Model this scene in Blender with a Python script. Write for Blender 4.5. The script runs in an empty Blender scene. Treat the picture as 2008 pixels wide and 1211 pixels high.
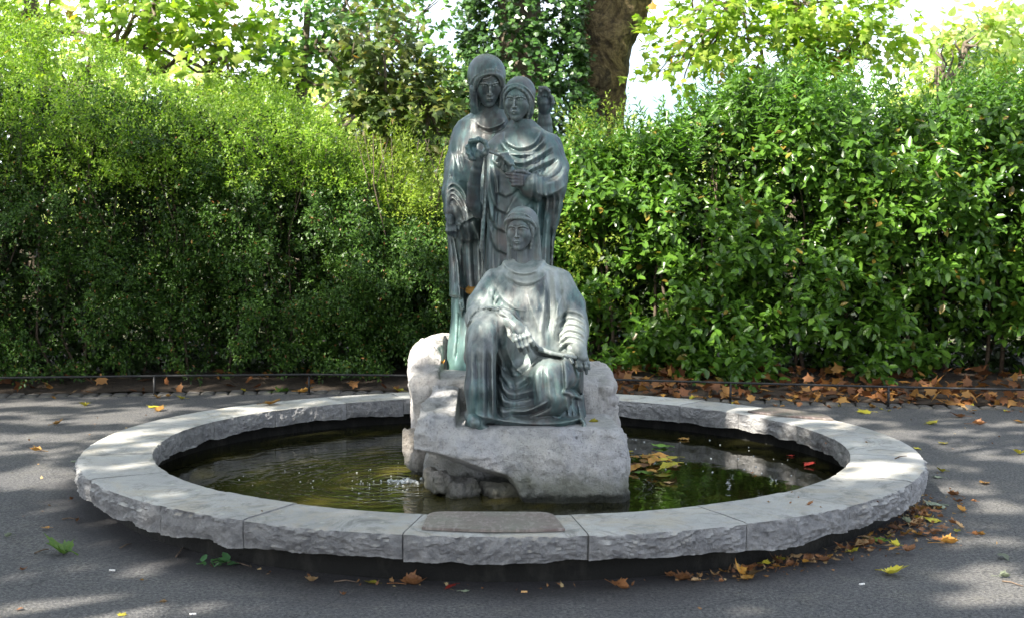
import bpy, bmesh, math, random
import numpy as np
from mathutils import Vector, Matrix
random.seed(7); RNG = np.random.default_rng(11)
R_ = math.radians
scene = bpy.context.scene
COL = scene.collection

# ------------------------------------------------------------------ camera
FPX, CAMX, CAMD, CAMH, PITCH, ROLL = 2400.0, 0.056, 7.44, 1.45, 0.0558, 0.0046
cd = bpy.data.cameras.new('camera'); cam = bpy.data.objects.new('camera', cd); COL.objects.link(cam)
cd.sensor_width = 36; cd.lens = 36 * FPX / 2008; cd.clip_end = 500; cd.clip_start = .05
cam.matrix_world = Matrix.Translation((CAMX, -CAMD, CAMH)) @ Matrix.Rotation(math.pi/2 - PITCH, 4, 'X') @ Matrix.Rotation(ROLL, 4, 'Z')
cd.dof.use_dof = True; cd.dof.focus_distance = 7.0; cd.dof.aperture_fstop = 4.5
scene.camera = cam

# ------------------------------------------------------------------ sky, sun, exposure
SUN_EL, SUN_AZ = 41.0, -137.0        # azimuth measured from +Y (away from the camera) clockwise
sd_ = Vector((math.sin(R_(SUN_AZ)) * math.cos(R_(SUN_EL)), math.cos(R_(SUN_AZ)) * math.cos(R_(SUN_EL)), math.sin(R_(SUN_EL))))
w = bpy.data.worlds.new('World'); scene.world = w; w.use_nodes = True
nt = w.node_tree; bg = nt.nodes['Background']
sk = nt.nodes.new('ShaderNodeTexSky'); sk.sky_type = 'NISHITA'; sk.sun_disc = False
sk.sun_elevation = R_(SUN_EL); sk.sun_rotation = R_(SUN_AZ); sk.dust_density = 1.4; sk.air_density = 1.0; sk.ozone_density = 1.0
_tc = nt.nodes.new('ShaderNodeTexCoord'); _cn = nt.nodes.new('ShaderNodeTexNoise'); _cn.inputs['Scale'].default_value = 2.2; _cn.inputs['Detail'].default_value = 6
_mp = nt.nodes.new('ShaderNodeMapping'); _mp.inputs['Scale'].default_value = (1, 1, 2.5); nt.links.new(_tc.outputs['Generated'], _mp.inputs[0]); nt.links.new(_mp.outputs[0], _cn.inputs['Vector'])
_cr = nt.nodes.new('ShaderNodeValToRGB'); _cr.color_ramp.elements[0].position = .42; _cr.color_ramp.elements[1].position = .62; nt.links.new(_cn.outputs['Fac'], _cr.inputs[0])
_mx = nt.nodes.new('ShaderNodeMix'); _mx.data_type = 'RGBA'; nt.links.new(_cr.outputs[0], _mx.inputs[0]); nt.links.new(sk.outputs[0], _mx.inputs[6]); _mx.inputs[7].default_value = (12, 12.6, 13.8, 1)   # bright thin cloud
nt.links.new(_mx.outputs[2], bg.inputs[0]); bg.inputs[1].default_value = 0.075
sl = bpy.data.lights.new('sun', 'SUN'); sl.energy = 5.0; sl.angle = R_(.53); sl.color = (1.0, .93, .82)
so = bpy.data.objects.new('sun', sl); COL.objects.link(so)
so.rotation_euler = sd_.to_track_quat('Z', 'Y').to_euler()
scene.view_settings.view_transform = 'Standard'; scene.view_settings.look = 'None'
scene.view_settings.exposure = 1.95; scene.view_settings.gamma = 1.0
scene.render.engine = 'CYCLES'

# ------------------------------------------------------------------ helpers
def cam_ray(px, py):
    a = (px - 1004) / FPX; b = -(py - 605.5) / FPX
    cr, sr = math.cos(ROLL), math.sin(-ROLL)
    a, b = a*cr + b*sr, -a*sr + b*cr
    c, s = math.cos(PITCH), math.sin(PITCH)
    return a, c + b*s, -s + b*c
def P(px, py, d):                      # a place in the world d metres beyond the camera, measured along the path
    x, y, z = cam_ray(px, py); t = d / y
    return np.array((CAMX + x*t, -CAMD + d, CAMH + z*t))
def G(px, py, z=0.0):                  # a place on the level z
    x, y, zz = cam_ray(px, py); t = (z - CAMH) / zz
    return np.array((CAMX + x*t, -CAMD + y*t, z))
def S(d): return d / FPX
def proj(X, Y, Z):
    X = X - CAMX; Y = Y + CAMD; Z = Z - CAMH
    c, s = math.cos(PITCH), math.sin(PITCH)
    F = Y*c - Z*s; U = Y*s + Z*c
    a = X/F; b = U/F; cr, sr = math.cos(ROLL), math.sin(-ROLL)
    return 1004 + FPX*(a*cr - b*sr), 605.5 - FPX*(a*sr + b*cr)

def link(name, me, mat=None, parent=None):
    o = bpy.data.objects.new(name, me); COL.objects.link(o)
    if mat is not None and not len(me.materials): me.materials.append(mat)
    if parent is not None:
        o.parent = parent; o.matrix_parent_inverse = Matrix.Translation(-parent.location)   # meshes are written in world coordinates
    return o
def mesh_np(name, V, F, smooth=False, nside=4):
    me = bpy.data.meshes.new(name)
    V = np.asarray(V, np.float32); F = np.asarray(F, np.int32)
    me.vertices.add(len(V)); me.vertices.foreach_set('co', V.ravel())
    me.loops.add(F.size); me.loops.foreach_set('vertex_index', F.ravel())
    me.polygons.add(len(F)); me.polygons.foreach_set('loop_start', np.arange(0, F.size, nside, dtype=np.int32))
    me.polygons.foreach_set('loop_total', np.full(len(F), nside, np.int32))
    if smooth: me.polygons.foreach_set('use_smooth', np.ones(len(F), bool))
    me.update(calc_edges=True); return me
def mesh_py(name, V, F, smooth=False):
    me = bpy.data.meshes.new(name); me.from_pydata([tuple(v) for v in V], [], [tuple(f) for f in F])
    if smooth: me.polygons.foreach_set('use_smooth', np.ones(len(me.polygons), bool))
    me.update(); return me
def empty(name, loc=(0, 0, 0)):
    o = bpy.data.objects.new(name, None); COL.objects.link(o); o.location = loc; o.empty_display_size = .1; return o
def tag(o, label=None, cat=None, group=None, kind=None):
    if label: o['label'] = label
    if cat: o['category'] = cat
    if group: o['group'] = group
    if kind: o['kind'] = kind
    return o

def _hash(ix, iy, iz, seed):
    h = (ix*374761393 + iy*668265263 + iz*2147483647 + seed*1274126177) & 0xffffffff
    h = ((h ^ (h >> 13)) * 1274126177) & 0xffffffff
    return ((h ^ (h >> 16)) & 0xffff) / 65535.0 * 2 - 1
def vnoise(Q, seed=0):
    Q = np.asarray(Q, np.float64); I = np.floor(Q).astype(np.int64); f = Q - I; f = f*f*(3 - 2*f)
    out = 0
    for dx in (0, 1):
        for dy in (0, 1):
            for dz in (0, 1):
                wgt = (f[:, 0] if dx else 1 - f[:, 0]) * (f[:, 1] if dy else 1 - f[:, 1]) * (f[:, 2] if dz else 1 - f[:, 2])
                out = out + wgt*_hash(I[:, 0] + dx, I[:, 1] + dy, I[:, 2] + dz, seed)
    return out
def fbm(Q, oct=4, seed=0, gain=.5, ridged=False):
    Q = np.asarray(Q, np.float64); a, s, t = 1.0, 0, 0
    for k in range(oct):
        n = vnoise(Q*2**k + 17.3*k, seed + k)
        if ridged: n = 1 - 2*np.abs(n)
        s = s + a*n; t += a; a *= gain
    return s/t

# ---------------------------------------------------------------- implicit sculpting
def surface_nets(D, org, h):
    nx, ny, nz = D.shape
    Sg = D < 0
    c = Sg[:-1, :-1, :-1].astype(np.int8)
    n = np.zeros((nx-1, ny-1, nz-1), np.int8)
    for i in (0, 1):
        for j in (0, 1):
            for k in (0, 1):
                n += Sg[i:nx-1+i, j:ny-1+j, k:nz-1+k]
    act = (n > 0) & (n < 8)
    I = np.argwhere(act); idx = np.full(act.shape, -1, np.int32); idx[act] = np.arange(len(I))
    acc = np.zeros((len(I), 3)); cnt = np.zeros(len(I))
    cor = [(0,0,0),(1,0,0),(0,1,0),(1,1,0),(0,0,1),(1,0,1),(0,1,1),(1,1,1)]
    vals = [D[I[:,0]+a, I[:,1]+b, I[:,2]+g] for a, b, g in cor]
    for e0 in range(8):
        for e1 in range(e0+1, 8):
            df = [cor[e1][q]-cor[e0][q] for q in range(3)]
            if sum(abs(q) for q in df) != 1: continue
            v0, v1 = vals[e0], vals[e1]; m = (v0 < 0) != (v1 < 0)
            t = np.where(m, v0/np.where(m, v0 - v1, 1), 0)
            p = np.array(cor[e0]) + t[:, None]*np.array(df)
            acc += np.where(m[:, None], p, 0); cnt += m
    V = org + h*(I + acc/cnt[:, None])
    F = []
    for ax in range(3):
        u, v = [(1, 2), (2, 0), (0, 1)][ax]
        a = [slice(None)]*3; b = [slice(None)]*3
        a[ax] = slice(0, D.shape[ax]-1); b[ax] = slice(1, D.shape[ax])
        ch = Sg[tuple(a)] != Sg[tuple(b)]
        E = np.argwhere(ch); E = E[(E[:, u] > 0) & (E[:, v] > 0) & (E[:, u] < D.shape[u]-1) & (E[:, v] < D.shape[v]-1)]
        eu = np.zeros(3, int); eu[u] = 1; ev = np.zeros(3, int); ev[v] = 1
        q = [E - eu - ev, E - ev, E, E - eu]
        q = np.stack([idx[r[:, 0], r[:, 1], r[:, 2]] for r in q], 1)
        ins = Sg[E[:, 0], E[:, 1], E[:, 2]]
        q[~ins] = q[~ins][:, ::-1]
        F.append(q)
    F = np.concatenate(F); F = F[(F >= 0).all(1)]
    return V, F

class Clay:
    def __init__(s, lo, hi, h, px=False):
        s.h = h; s.lo = np.array(lo, float); s.n = np.ceil((np.array(hi) - s.lo)/h).astype(int) + 1
        s.D = np.full(s.n, .12, np.float32); s.px = None
        if px: s.setpx()
    def setpx(s):
        ax = [s.lo[i] + s.h*np.arange(s.n[i]) for i in range(3)]
        X, Y, Z = np.meshgrid(*ax, indexing='ij'); a, b = proj(X, Y, Z)
        s.px, s.py = a.astype(np.float32), b.astype(np.float32)
    def sub(s, lo, hi):
        a = np.clip(np.floor((np.array(lo)-s.lo)/s.h).astype(int), 0, s.n); b = np.clip(np.ceil((np.array(hi)-s.lo)/s.h).astype(int)+1, 0, s.n)
        if (b <= a).any(): return None, None
        ax = [s.lo[i] + s.h*np.arange(a[i], b[i]) for i in range(3)]
        return tuple(slice(a[i], b[i]) for i in range(3)), np.meshgrid(*ax, indexing='ij', sparse=True)
    def mix(s, sl, d, k, cut=False):
        D = s.D[sl]
        if cut:
            hh = np.maximum(k - np.abs(D + d), 0)/max(k, 1e-6); s.D[sl] = np.maximum(D, -d) + hh*hh*k*.25
        else:
            hh = np.maximum(k - np.abs(D - d), 0)/max(k, 1e-6); s.D[sl] = np.minimum(D, d) - hh*hh*k*.25
    def cone(s, a, b, ra, rb, k=.02, cut=False):
        a = np.array(a, float); b = np.array(b, float); m = max(ra, rb) + k + .03
        sl, g = s.sub(np.minimum(a, b)-m, np.maximum(a, b)+m)
        if sl is None: return
        ab = b - a; L = (ab*ab).sum() + 1e-9
        t = np.clip(((g[0]-a[0])*ab[0] + (g[1]-a[1])*ab[1] + (g[2]-a[2])*ab[2])/L, 0, 1)
        d = np.sqrt((g[0]-a[0]-t*ab[0])**2 + (g[1]-a[1]-t*ab[1])**2 + (g[2]-a[2]-t*ab[2])**2) - (ra + (rb-ra)*t)
        s.mix(sl, d.astype(np.float32), k, cut)
    def chain(s, pts, k=.02, kk=.006, cut=False):   # pts: (xyz, r)
        lo = np.min([np.array(p)-r for p, r in pts], 0) - k - .03; hi = np.max([np.array(p)+r for p, r in pts], 0) + k + .03
        sl, g = s.sub(lo, hi)
        if sl is None: return
        best = None
        for (a, ra), (b, rb) in zip(pts[:-1], pts[1:]):
            a = np.array(a, float); ab = np.array(b, float) - a; L = (ab*ab).sum() + 1e-9
            t = np.clip(((g[0]-a[0])*ab[0] + (g[1]-a[1])*ab[1] + (g[2]-a[2])*ab[2])/L, 0, 1)
            d = np.sqrt((g[0]-a[0]-t*ab[0])**2 + (g[1]-a[1]-t*ab[1])**2 + (g[2]-a[2]-t*ab[2])**2) - (ra + (rb-ra)*t)
            best = d if best is None else np.minimum(best, d) - np.maximum(kk-np.abs(best-d), 0)**2/(4*kk)
        s.mix(sl, best.astype(np.float32), k, cut)
    def ell(s, c, r, k=.02, cut=False, rot=None):
        c = np.array(c, float); r = np.array(r, float); m = r.max() + k + .03
        sl, g = s.sub(c-m, c+m)
        if sl is None: return
        q = [g[i]-c[i] for i in range(3)]
        if rot is not None:
            M = np.array(Matrix(rot) if not isinstance(rot, np.ndarray) else rot).T
            q = [M[i, 0]*q[0] + M[i, 1]*q[1] + M[i, 2]*q[2] for i in range(3)]
        k0 = np.sqrt((q[0]/r[0])**2 + (q[1]/r[1])**2 + (q[2]/r[2])**2)
        k1 = np.sqrt((q[0]/r[0]**2)**2 + (q[1]/r[1]**2)**2 + (q[2]/r[2]**2)**2)
        d = k0*(k0-1)/np.maximum(k1, 1e-6)
        s.mix(sl, d.astype(np.float32), k, cut)
    def loft(s, st, k=.02, cut=False, p=2.0):      # st: rows (z, cx, cy, rx, ry), z rising
        st = np.array(st, float); m = k + .03
        lo = (st[:, 1]-st[:, 3]).min()-m, (st[:, 2]-st[:, 4]).min()-m, st[0, 0]-m
        hi = (st[:, 1]+st[:, 3]).max()+m, (st[:, 2]+st[:, 4]).max()+m, st[-1, 0]+m
        sl, g = s.sub(lo, hi)
        if sl is None: return
        z = g[2]; zc = np.clip(z, st[0, 0], st[-1, 0])
        it = lambda c: np.interp(zc.ravel(), st[:, 0], st[:, c]).reshape(z.shape)
        cx, cy, rx, ry = it(1), it(2), it(3), it(4)
        u = np.abs((g[0]-cx)/rx); v = np.abs((g[1]-cy)/ry)
        rr = (u**p + v**p)**(1/p)
        d = (rr-1)*np.minimum(rx, ry)
        dz = np.maximum(st[0, 0]-z, z-st[-1, 0])
        d = np.maximum(d, dz)
        s.mix(sl, d.astype(np.float32), k, cut)
    def box(s, c, hs, r=.02, k=.02, cut=False, rot=0.0):
        c = np.array(c, float); hs = np.array(hs, float); m = np.linalg.norm(hs) + k + .03
        sl, g = s.sub(c-m, c+m)
        if sl is None: return
        x, y, z = g[0]-c[0], g[1]-c[1], g[2]-c[2]
        if rot: cr, sr = math.cos(rot), math.sin(rot); x, y = x*cr + y*sr, -x*sr + y*cr
        qx, qy, qz = np.abs(x)-hs[0]+r, np.abs(y)-hs[1]+r, np.abs(z)-hs[2]+r
        d = np.sqrt(np.maximum(qx, 0)**2 + np.maximum(qy, 0)**2 + np.maximum(qz, 0)**2) + np.minimum(np.maximum(qx, np.maximum(qy, qz)), 0) - r
        s.mix(sl, d.astype(np.float32), k, cut)
    def _pxslice(s, x0, x1, y0, y1):
        if s.px is None: s.setpx()
        a = s.px[:, s.n[1]//2, s.n[2]//2]; b = s.py[s.n[0]//2, s.n[1]//2, :]
        i = np.where((a > x0-18) & (a < x1+18))[0]; k = np.where((b > y0-22) & (b < y1+22))[0]
        if not len(i) or not len(k): return None
        return (slice(i[0], i[-1]+1), slice(None), slice(k[0], k[-1]+1))
    def line(s, pts, w, amp, taper=.25, skew=-.5, dmax=None):
        """a fold drawn over the front of the figure: amp > 0 raises a ridge, amp < 0 cuts a crease (w in px, amp in m)"""
        if amp < 0 and abs(amp) < .028: amp *= 1.75; w *= .85; skew = 0.0
        elif w > 8: skew = 0.0
        pts = curve(pts, 5); p = np.array(pts, float); W = 4*w
        sl = s._pxslice(p[:, 0].min()-W, p[:, 0].max()+W, p[:, 1].min()-W, p[:, 1].max()+W)
        if sl is None: return
        X, Y = s.px[sl], s.py[sl]
        seg = p[1:]-p[:-1]; L = np.hypot(seg[:, 0], seg[:, 1]); T = np.r_[0, np.cumsum(L)]; tot = T[-1] + 1e-6
        best = np.full(X.shape, 1e9, np.float32); par = np.zeros(X.shape, np.float32); sg = np.zeros(X.shape, np.float32)
        for j in range(len(seg)):
            l2 = L[j]**2 + 1e-6
            t = np.clip(((X-p[j, 0])*seg[j, 0] + (Y-p[j, 1])*seg[j, 1])/l2, 0, 1)
            dx, dy = X-p[j, 0]-t*seg[j, 0], Y-p[j, 1]-t*seg[j, 1]; dd = dx*dx + dy*dy
            m = dd < best; best = np.where(m, dd, best); par = np.where(m, (T[j]+t*L[j])/tot, par)
            if skew: sg = np.where(m, np.sign(seg[j, 0]*dy-seg[j, 1]*dx), sg)
        env = np.clip(np.minimum(par, 1-par)/max(taper, 1e-3), 0, 1); env = env*env*(3-2*env)
        if taper == 0: env = 1
        wl = w if not skew else np.where(sg > 0, w*(1+skew), w*(1-skew))
        r = amp*.85*env*np.exp(-(np.sqrt(best)/wl)**(1.45 if amp > 0 else 1.25))
        if dmax is not None:
            ys = (s.lo[1] + s.h*np.arange(s.n[1]) < dmax - CAMD)[None, :, None]; r = r*ys
        s.D[sl] -= r.astype(np.float32)
    def layer(s, poly, t, edge=3.0, dmax=None):
        """a cloth layer t metres proud whose outline on the front is the polygon (px)"""
        p = np.array(poly, float)
        sl = s._pxslice(p[:, 0].min()-8, p[:, 0].max()+8, p[:, 1].min()-8, p[:, 1].max()+8)
        if sl is None: return
        X, Y = s.px[sl], s.py[sl]; best = np.full(X.shape, 1e9, np.float32); ins = np.zeros(X.shape, bool)
        for j in range(len(p)):
            a, b = p[j], p[(j+1) % len(p)]; e = b-a
            tt = np.clip(((X-a[0])*e[0] + (Y-a[1])*e[1])/(e@e+1e-6), 0, 1)
            best = np.minimum(best, (X-a[0]-tt*e[0])**2 + (Y-a[1]-tt*e[1])**2)
            if a[1] != b[1]:
                c = ((a[1] > Y) != (b[1] > Y)) & (X < (b[0]-a[0])*(Y-a[1])/(b[1]-a[1]) + a[0]); ins ^= c
        d = np.sqrt(best)*np.where(ins, 1, -1); q = np.clip(d/edge*.5 + .5, 0, 1); r = t*q*q*(3-2*q)
        if dmax is not None:
            ys = (s.lo[1] + s.h*np.arange(s.n[1]) < dmax - CAMD)[None, :, None]; r = r*ys
        s.D[sl] -= r.astype(np.float32)
    def rough(s, f, amp, seed=0, oct=4, ridged=False, band=.08, sc=(1, 1, 1)):
        m = np.abs(s.D) < band; I = np.argwhere(m); Q = (s.lo + s.h*I)*f*np.array(sc)
        s.D[m] -= (amp*fbm(Q, oct, seed, .55, ridged)).astype(np.float32)
    def mesh(s, name, M=None):
        D = s.D.copy()
        for ax in range(3):
            i = [slice(None)]*3
            for e in (0, -1):
                i[ax] = e; D[tuple(i)] = np.maximum(D[tuple(i)], .003)
        V, F = surface_nets(D, s.lo, s.h)
        if M is not None: V = V @ np.array(M)[:3, :3].T + np.array(M)[:3, 3]
        return mesh_np(name, V, F, True)

def curve(pts, n=4):
    """Catmull-Rom through the points"""
    p = [np.array(q, float) for q in pts]
    if len(p) < 3: return p
    q = [2*p[0]-p[1]] + p + [2*p[-1]-p[-2]]; out = []
    for i in range(1, len(q)-2):
        for j in range(n):
            t = j/n; out.append(.5*((2*q[i]) + (-q[i-1]+q[i+1])*t + (2*q[i-1]-5*q[i]+4*q[i+1]-q[i+2])*t*t + (-q[i-1]+3*q[i]-3*q[i+1]+q[i+2])*t**3))
    out.append(p[-1]); return out

# ------------------------------------------------------------------ materials
class Mt:
    def __init__(s, name):
        s.m = bpy.data.materials.new(name); s.m.use_nodes = True; s.t = s.m.node_tree
        s.b = s.t.nodes['Principled BSDF']; s.out = s.t.nodes['Material Output']
        s.co = s.t.nodes.new('ShaderNodeTexCoord').outputs['Object']
    def n(s, kind, **kw):
        x = s.t.nodes.new('ShaderNode'+kind)
        for k, v in kw.items():
            if k in ('operation', 'blend_type', 'data_type', 'feature', 'noise_dimensions', 'distance', 'invert', 'interpolation_type'): setattr(x, k, v)
            else: s.set(x, k, v)
        return x
    def set(s, x, k, v):
        i = x.inputs[int(k[1:])] if k[0] == '_' else x.inputs[k.replace('_', ' ')]
        if hasattr(v, 'links') or isinstance(v, bpy.types.NodeSocket): s.t.links.new(v, i)
        else: i.default_value = v
    def noise(s, sc, det=4, rough=.55, vec=None, dist=0.0):
        x = s.n('TexNoise', Scale=sc, Detail=det, Roughness=rough, Distortion=dist); s.t.links.new(vec or s.co, x.inputs['Vector']); return x.outputs['Fac']
    def vor(s, sc, vec=None, feature='F1'):
        x = s.n('TexVoronoi', feature=feature, Scale=sc); s.t.links.new(vec or s.co, x.inputs['Vector']); return x.outputs['Distance']
    def ramp(s, fac, stops):
        x = s.t.nodes.new('ShaderNodeValToRGB'); s.t.links.new(fac, x.inputs[0]); e = x.color_ramp.elements
        while len(e) < len(stops): e.new(.5)
        for q, (p, c) in zip(e, stops): q.position = p; q.color = (c, c, c, 1) if isinstance(c, (int, float)) else (*c, 1)
        return x.outputs[0]
    def mix(s, f, a, b, mode='MIX'):
        x = s.t.nodes.new('ShaderNodeMix'); x.data_type = 'RGBA'; x.blend_type = mode
        for i, v in ((0, f), (6, a), (7, b)):
            if isinstance(v, bpy.types.NodeSocket): s.t.links.new(v, x.inputs[i])
            elif i == 0: x.inputs[0].default_value = v
            else: x.inputs[i].default_value = (*v, 1)
        return x.outputs[2]
    def math(s, op, a, b=0.0, c=0.0):
        x = s.t.nodes.new('ShaderNodeMath'); x.operation = op
        for i, v in enumerate((a, b, c)):
            if isinstance(v, bpy.types.NodeSocket): s.t.links.new(v, x.inputs[i])
            else: x.inputs[i].default_value = v
        return x.outputs[0]
    def scale(s, v3, vec=None):
        x = s.t.nodes.new('ShaderNodeMapping'); s.t.links.new(vec or s.co, x.inputs[0]); x.inputs['Scale'].default_value = v3; return x.outputs[0]
    def xyz(s, vec=None):
        x = s.t.nodes.new('ShaderNodeSeparateXYZ'); s.t.links.new(vec or s.co, x.inputs[0]); return x.outputs
    def bump(s, h, dist, strength=1.0, prev=None):
        x = s.t.nodes.new('ShaderNodeBump'); x.inputs['Strength'].default_value = strength; x.inputs['Distance'].default_value = dist
        s.t.links.new(h, x.inputs['Height'])
        if prev: s.t.links.new(prev, x.inputs['Normal'])
        s.t.links.new(x.outputs[0], s.b.inputs['Normal']); return x.outputs[0]
    def fin(s, col=None, rough=None, metal=None, spec=None):
        for k, v in (('Base Color', col), ('Roughness', rough), ('Metallic', metal), ('Specular IOR Level', spec)):
            if v is None: continue
            if isinstance(v, bpy.types.NodeSocket): s.t.links.new(v, s.b.inputs[k])
            else: s.b.inputs[k].default_value = (*v, 1) if isinstance(v, tuple) else v
        return s.m

def mat_bronze(name, green=.5, seed=0.0, pale=0.0, z0=-5.0, z1=-4.0):
    m = Mt(name)
    mp = m.t.nodes.new('ShaderNodeMapping'); m.t.links.new(m.co, mp.inputs[0]); mp.inputs['Location'].default_value = (seed, seed*1.7, 0)
    v = mp.outputs[0]
    streak = m.noise(1.0, 6, .62, m.scale((26, 26, 3.2), v)); big = m.noise(3.4, 3, .5, v); fine = m.noise(70, 4, .6, v)
    geo = m.t.nodes.new('ShaderNodeNewGeometry').outputs['Pointiness']
    a = m.ramp(big, [(.34, (.020, .031, .044)), (.5, (.034, .052, .064)), (.66, (.056, .092, .090))])
    st = m.ramp(streak, [(.48, 0.0), (.64, 1.0)])
    a = m.mix(m.math('MULTIPLY', st, green), a, (.15, .25, .235))
    z = m.xyz(m.scale((1, 1, 1)))[2]
    dk = m.ramp(m.noise(1.0, 5, .6, m.scale((40, 40, 2.2), v)), [(.44, 1.0), (.6, 0.0)])
    a = m.mix(m.math('MULTIPLY', dk, .45), a, (.032, .036, .042))
    a = m.mix(m.ramp(geo, [(.505, 0.0), (.55, .75)]), a, (.22, .25, .24))
    up = m.xyz(m.t.nodes.new('ShaderNodeNewGeometry').outputs['Normal'])[2]
    a = m.mix(m.math('MULTIPLY', m.ramp(up, [(.25, 0.0), (.9, .55)]), m.ramp(m.noise(9, 4, .6, v), [(.35, 0.2), (.6, 1.0)])), a, (.17, .19, .18))
    a = m.mix(m.math('MULTIPLY', m.ramp(m.noise(5.5, 5, .65, v, .6), [(.50, 0.0), (.66, 1.0)]), .55), a, (.085, .062, .055))
    a = m.mix(m.math('MULTIPLY', m.ramp(m.noise(4.0, 5, .7, m.scale((1, 1, .5), v), 1.0), [(.50, 0.0), (.62, 1.0)]), .5), a, (.075, .17, .165))
    met = .40
    if pale:
        pl = m.ramp(m.noise(1.0, 5, .62, m.scale((7, 7, 3.0), v)), [(.36, 0.0), (.60, 1.0)])
        a = m.mix(m.math('MULTIPLY', pl, m.math('MULTIPLY', m.ramp(z, [(.70, .16), (.92, 1.0)]), pale)), a, (.37, .40, .375)); met = m.math('MULTIPLY_ADD', m.math('MULTIPLY', m.ramp(z, [(.70, .1), (.92, 1.0)]), min(1, pale)), -.38, .40)
    if z0 > -4:                                  # run-off has turned the lower part of the figure green
        zf = m.math('MULTIPLY', m.math('SUBTRACT', z1, m.math('ADD', z, m.math('MULTIPLY', streak, .3))), 1.0/(z1-z0)); zf = m.ramp(zf, [(0.0, 0.0), (1.0, .8)])
        a = m.mix(m.math('MULTIPLY', zf, m.ramp(big, [(.30, .35), (.55, 1.0)])), a, (.16, .30, .265))
    m.bump(m.math('ADD', m.math('MULTIPLY', fine, .35), m.math('MULTIPLY', streak, .65)), .006, .55)
    ro = m.ramp(m.noise(14, 4, .6, v), [(.35, .36), (.65, .54)])
    return m.fin(a, ro, met, .5)

def mat_rock(name, base=(.36, .35, .34), warm=(.42, .38, .33), dark=(.10, .10, .10), wet_z=None, f=1.0, wear=1.0):
    m = Mt(name)
    big = m.noise(3*f, 5, .6); mid = m.noise(16*f, 6, .65); fine = m.noise(95*f, 5, .7); pit = m.noise(230*f, 3, .6)
    a = m.mix(m.ramp(big, [(.38, 0.0), (.62, 1.0)]), base, warm)
    a = m.mix(m.ramp(mid, [(.36, .55), (.52, 0.0)]), a, tuple(c*.55 for c in base))
    a = m.mix(m.ramp(fine, [(.33, .7), (.44, 0.0)]), a, dark)
    a = m.mix(m.ramp(fine, [(.56, 0.0), (.70, .6)]), a, tuple(min(c*1.5, .62) for c in base))
    a = m.mix(m.ramp(m.noise(1.0, 5, .6, m.scale((2.2, 2.2, 1.2))), [(.52, 0.0), (.72, .45)]), a, (.17, .18, .14))
    ro = .88
    if wet_z is not None:
        z = m.xyz()[2]; zz = m.math('ADD', z, m.math('MULTIPLY', m.math('SUBTRACT', mid, .5), .10))
        wet = m.ramp(m.math('MULTIPLY_ADD', zz, 8.0, .5 - wet_z*8.0), [(.30, 1.0), (.62, 0.0)])
        a = m.mix(m.math('MULTIPLY', m.ramp(m.math('MULTIPLY_ADD', zz, 4.0, .5 - (wet_z+.10)*4.0), [(.30, .75), (.66, 0.0)]), m.ramp(big, [(.4, .4), (.6, 1.0)])), a, (.14, .145, .095))
        a = m.mix(m.math('MULTIPLY', wet, .9), a, (.022, .024, .014)); ro = m.math('MULTIPLY_ADD', wet, -.55, .88)
    m.bump(m.math('ADD', m.math('MULTIPLY', mid, 1.3), m.math('ADD', m.math('MULTIPLY', fine, .6), m.math('MULTIPLY', pit, .2))), .030/f, 1.0)
    return m.fin(a, ro, 0.0, .35)

def mat_coping():
    m = Mt('coping_limestone')
    nz = m.xyz(m.t.nodes.new('ShaderNodeNewGeometry').outputs['Normal'])[2]
    info = m.t.nodes.new('ShaderNodeObjectInfo').outputs['Random']
    big = m.noise(1.6, 5, .6); mid = m.noise(14, 6, .65); fine = m.noise(120, 4, .65); sand = m.noise(420, 2, .5)
    top = m.mix(m.ramp(big, [(.35, 0.0), (.65, 1.0)]), (.30, .298, .29), (.40, .395, .37))
    top = m.mix(m.ramp(mid, [(.30, .45), (.50, 0.0)]), top, (.17, .18, .165))
    top = m.mix(m.ramp(m.noise(5, 5, .7, dist=.8), [(.56, 0.0), (.70, .5)]), top, (.20, .205, .17))
    top = m.mix(m.ramp(m.noise(2.6, 6, .75, dist=1.2), [(.48, 0.0), (.62, .75)]), top, (.37, .33, .26)); top = m.mix(m.ramp(m.noise(3.8, 6, .78, dist=1.6), [(.52, 0.0), (.64, .8)]), top, (.15, .15, .135)); top = m.mix(m.ramp(m.vor(9), [(.07, .7), (.13, 0.0)]), top, (.45, .45, .38))
    face = m.mix(m.ramp(mid, [(.38, 0.0), (.62, 1.0)]), (.20, .20, .205), (.34, .335, .33))
    gp = m.t.nodes.new('ShaderNodeNewGeometry').outputs['Pointiness']
    face = m.mix(m.ramp(gp, [(.51, 0.0), (.62, .6)]), face, (.44, .43, .41))
    a = m.mix(m.ramp(nz, [(.6, 0.0), (.9, 1.0)]), face, top)
    a = m.mix(m.ramp(sand, [(.33, .6), (.45, 0.0)]), a, (.12, .12, .12))
    v = m.math('MULTIPLY_ADD', info, .28, .86)
    h = m.t.nodes.new('ShaderNodeHueSaturation'); m.t.links.new(a, h.inputs['Color']); m.t.links.new(v, h.inputs['Value']); a = h.outputs[0]
    st_ = m.noise(1.0, 7, .72, m.scale((20, 20, 27)), dist=1.4); fm = m.ramp(nz, [(.6, 1.0), (.9, .06)])
    m.bump(m.math('ADD', m.math('MULTIPLY', m.math('MULTIPLY', st_, fm), 3.0), m.math('ADD', m.math('MULTIPLY', mid, .25), m.math('MULTIPLY', fine, .35))), .012, .9)
    return m.fin(a, m.ramp(big, [(.3, .62), (.7, .82)]), 0.0, .4)

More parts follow.
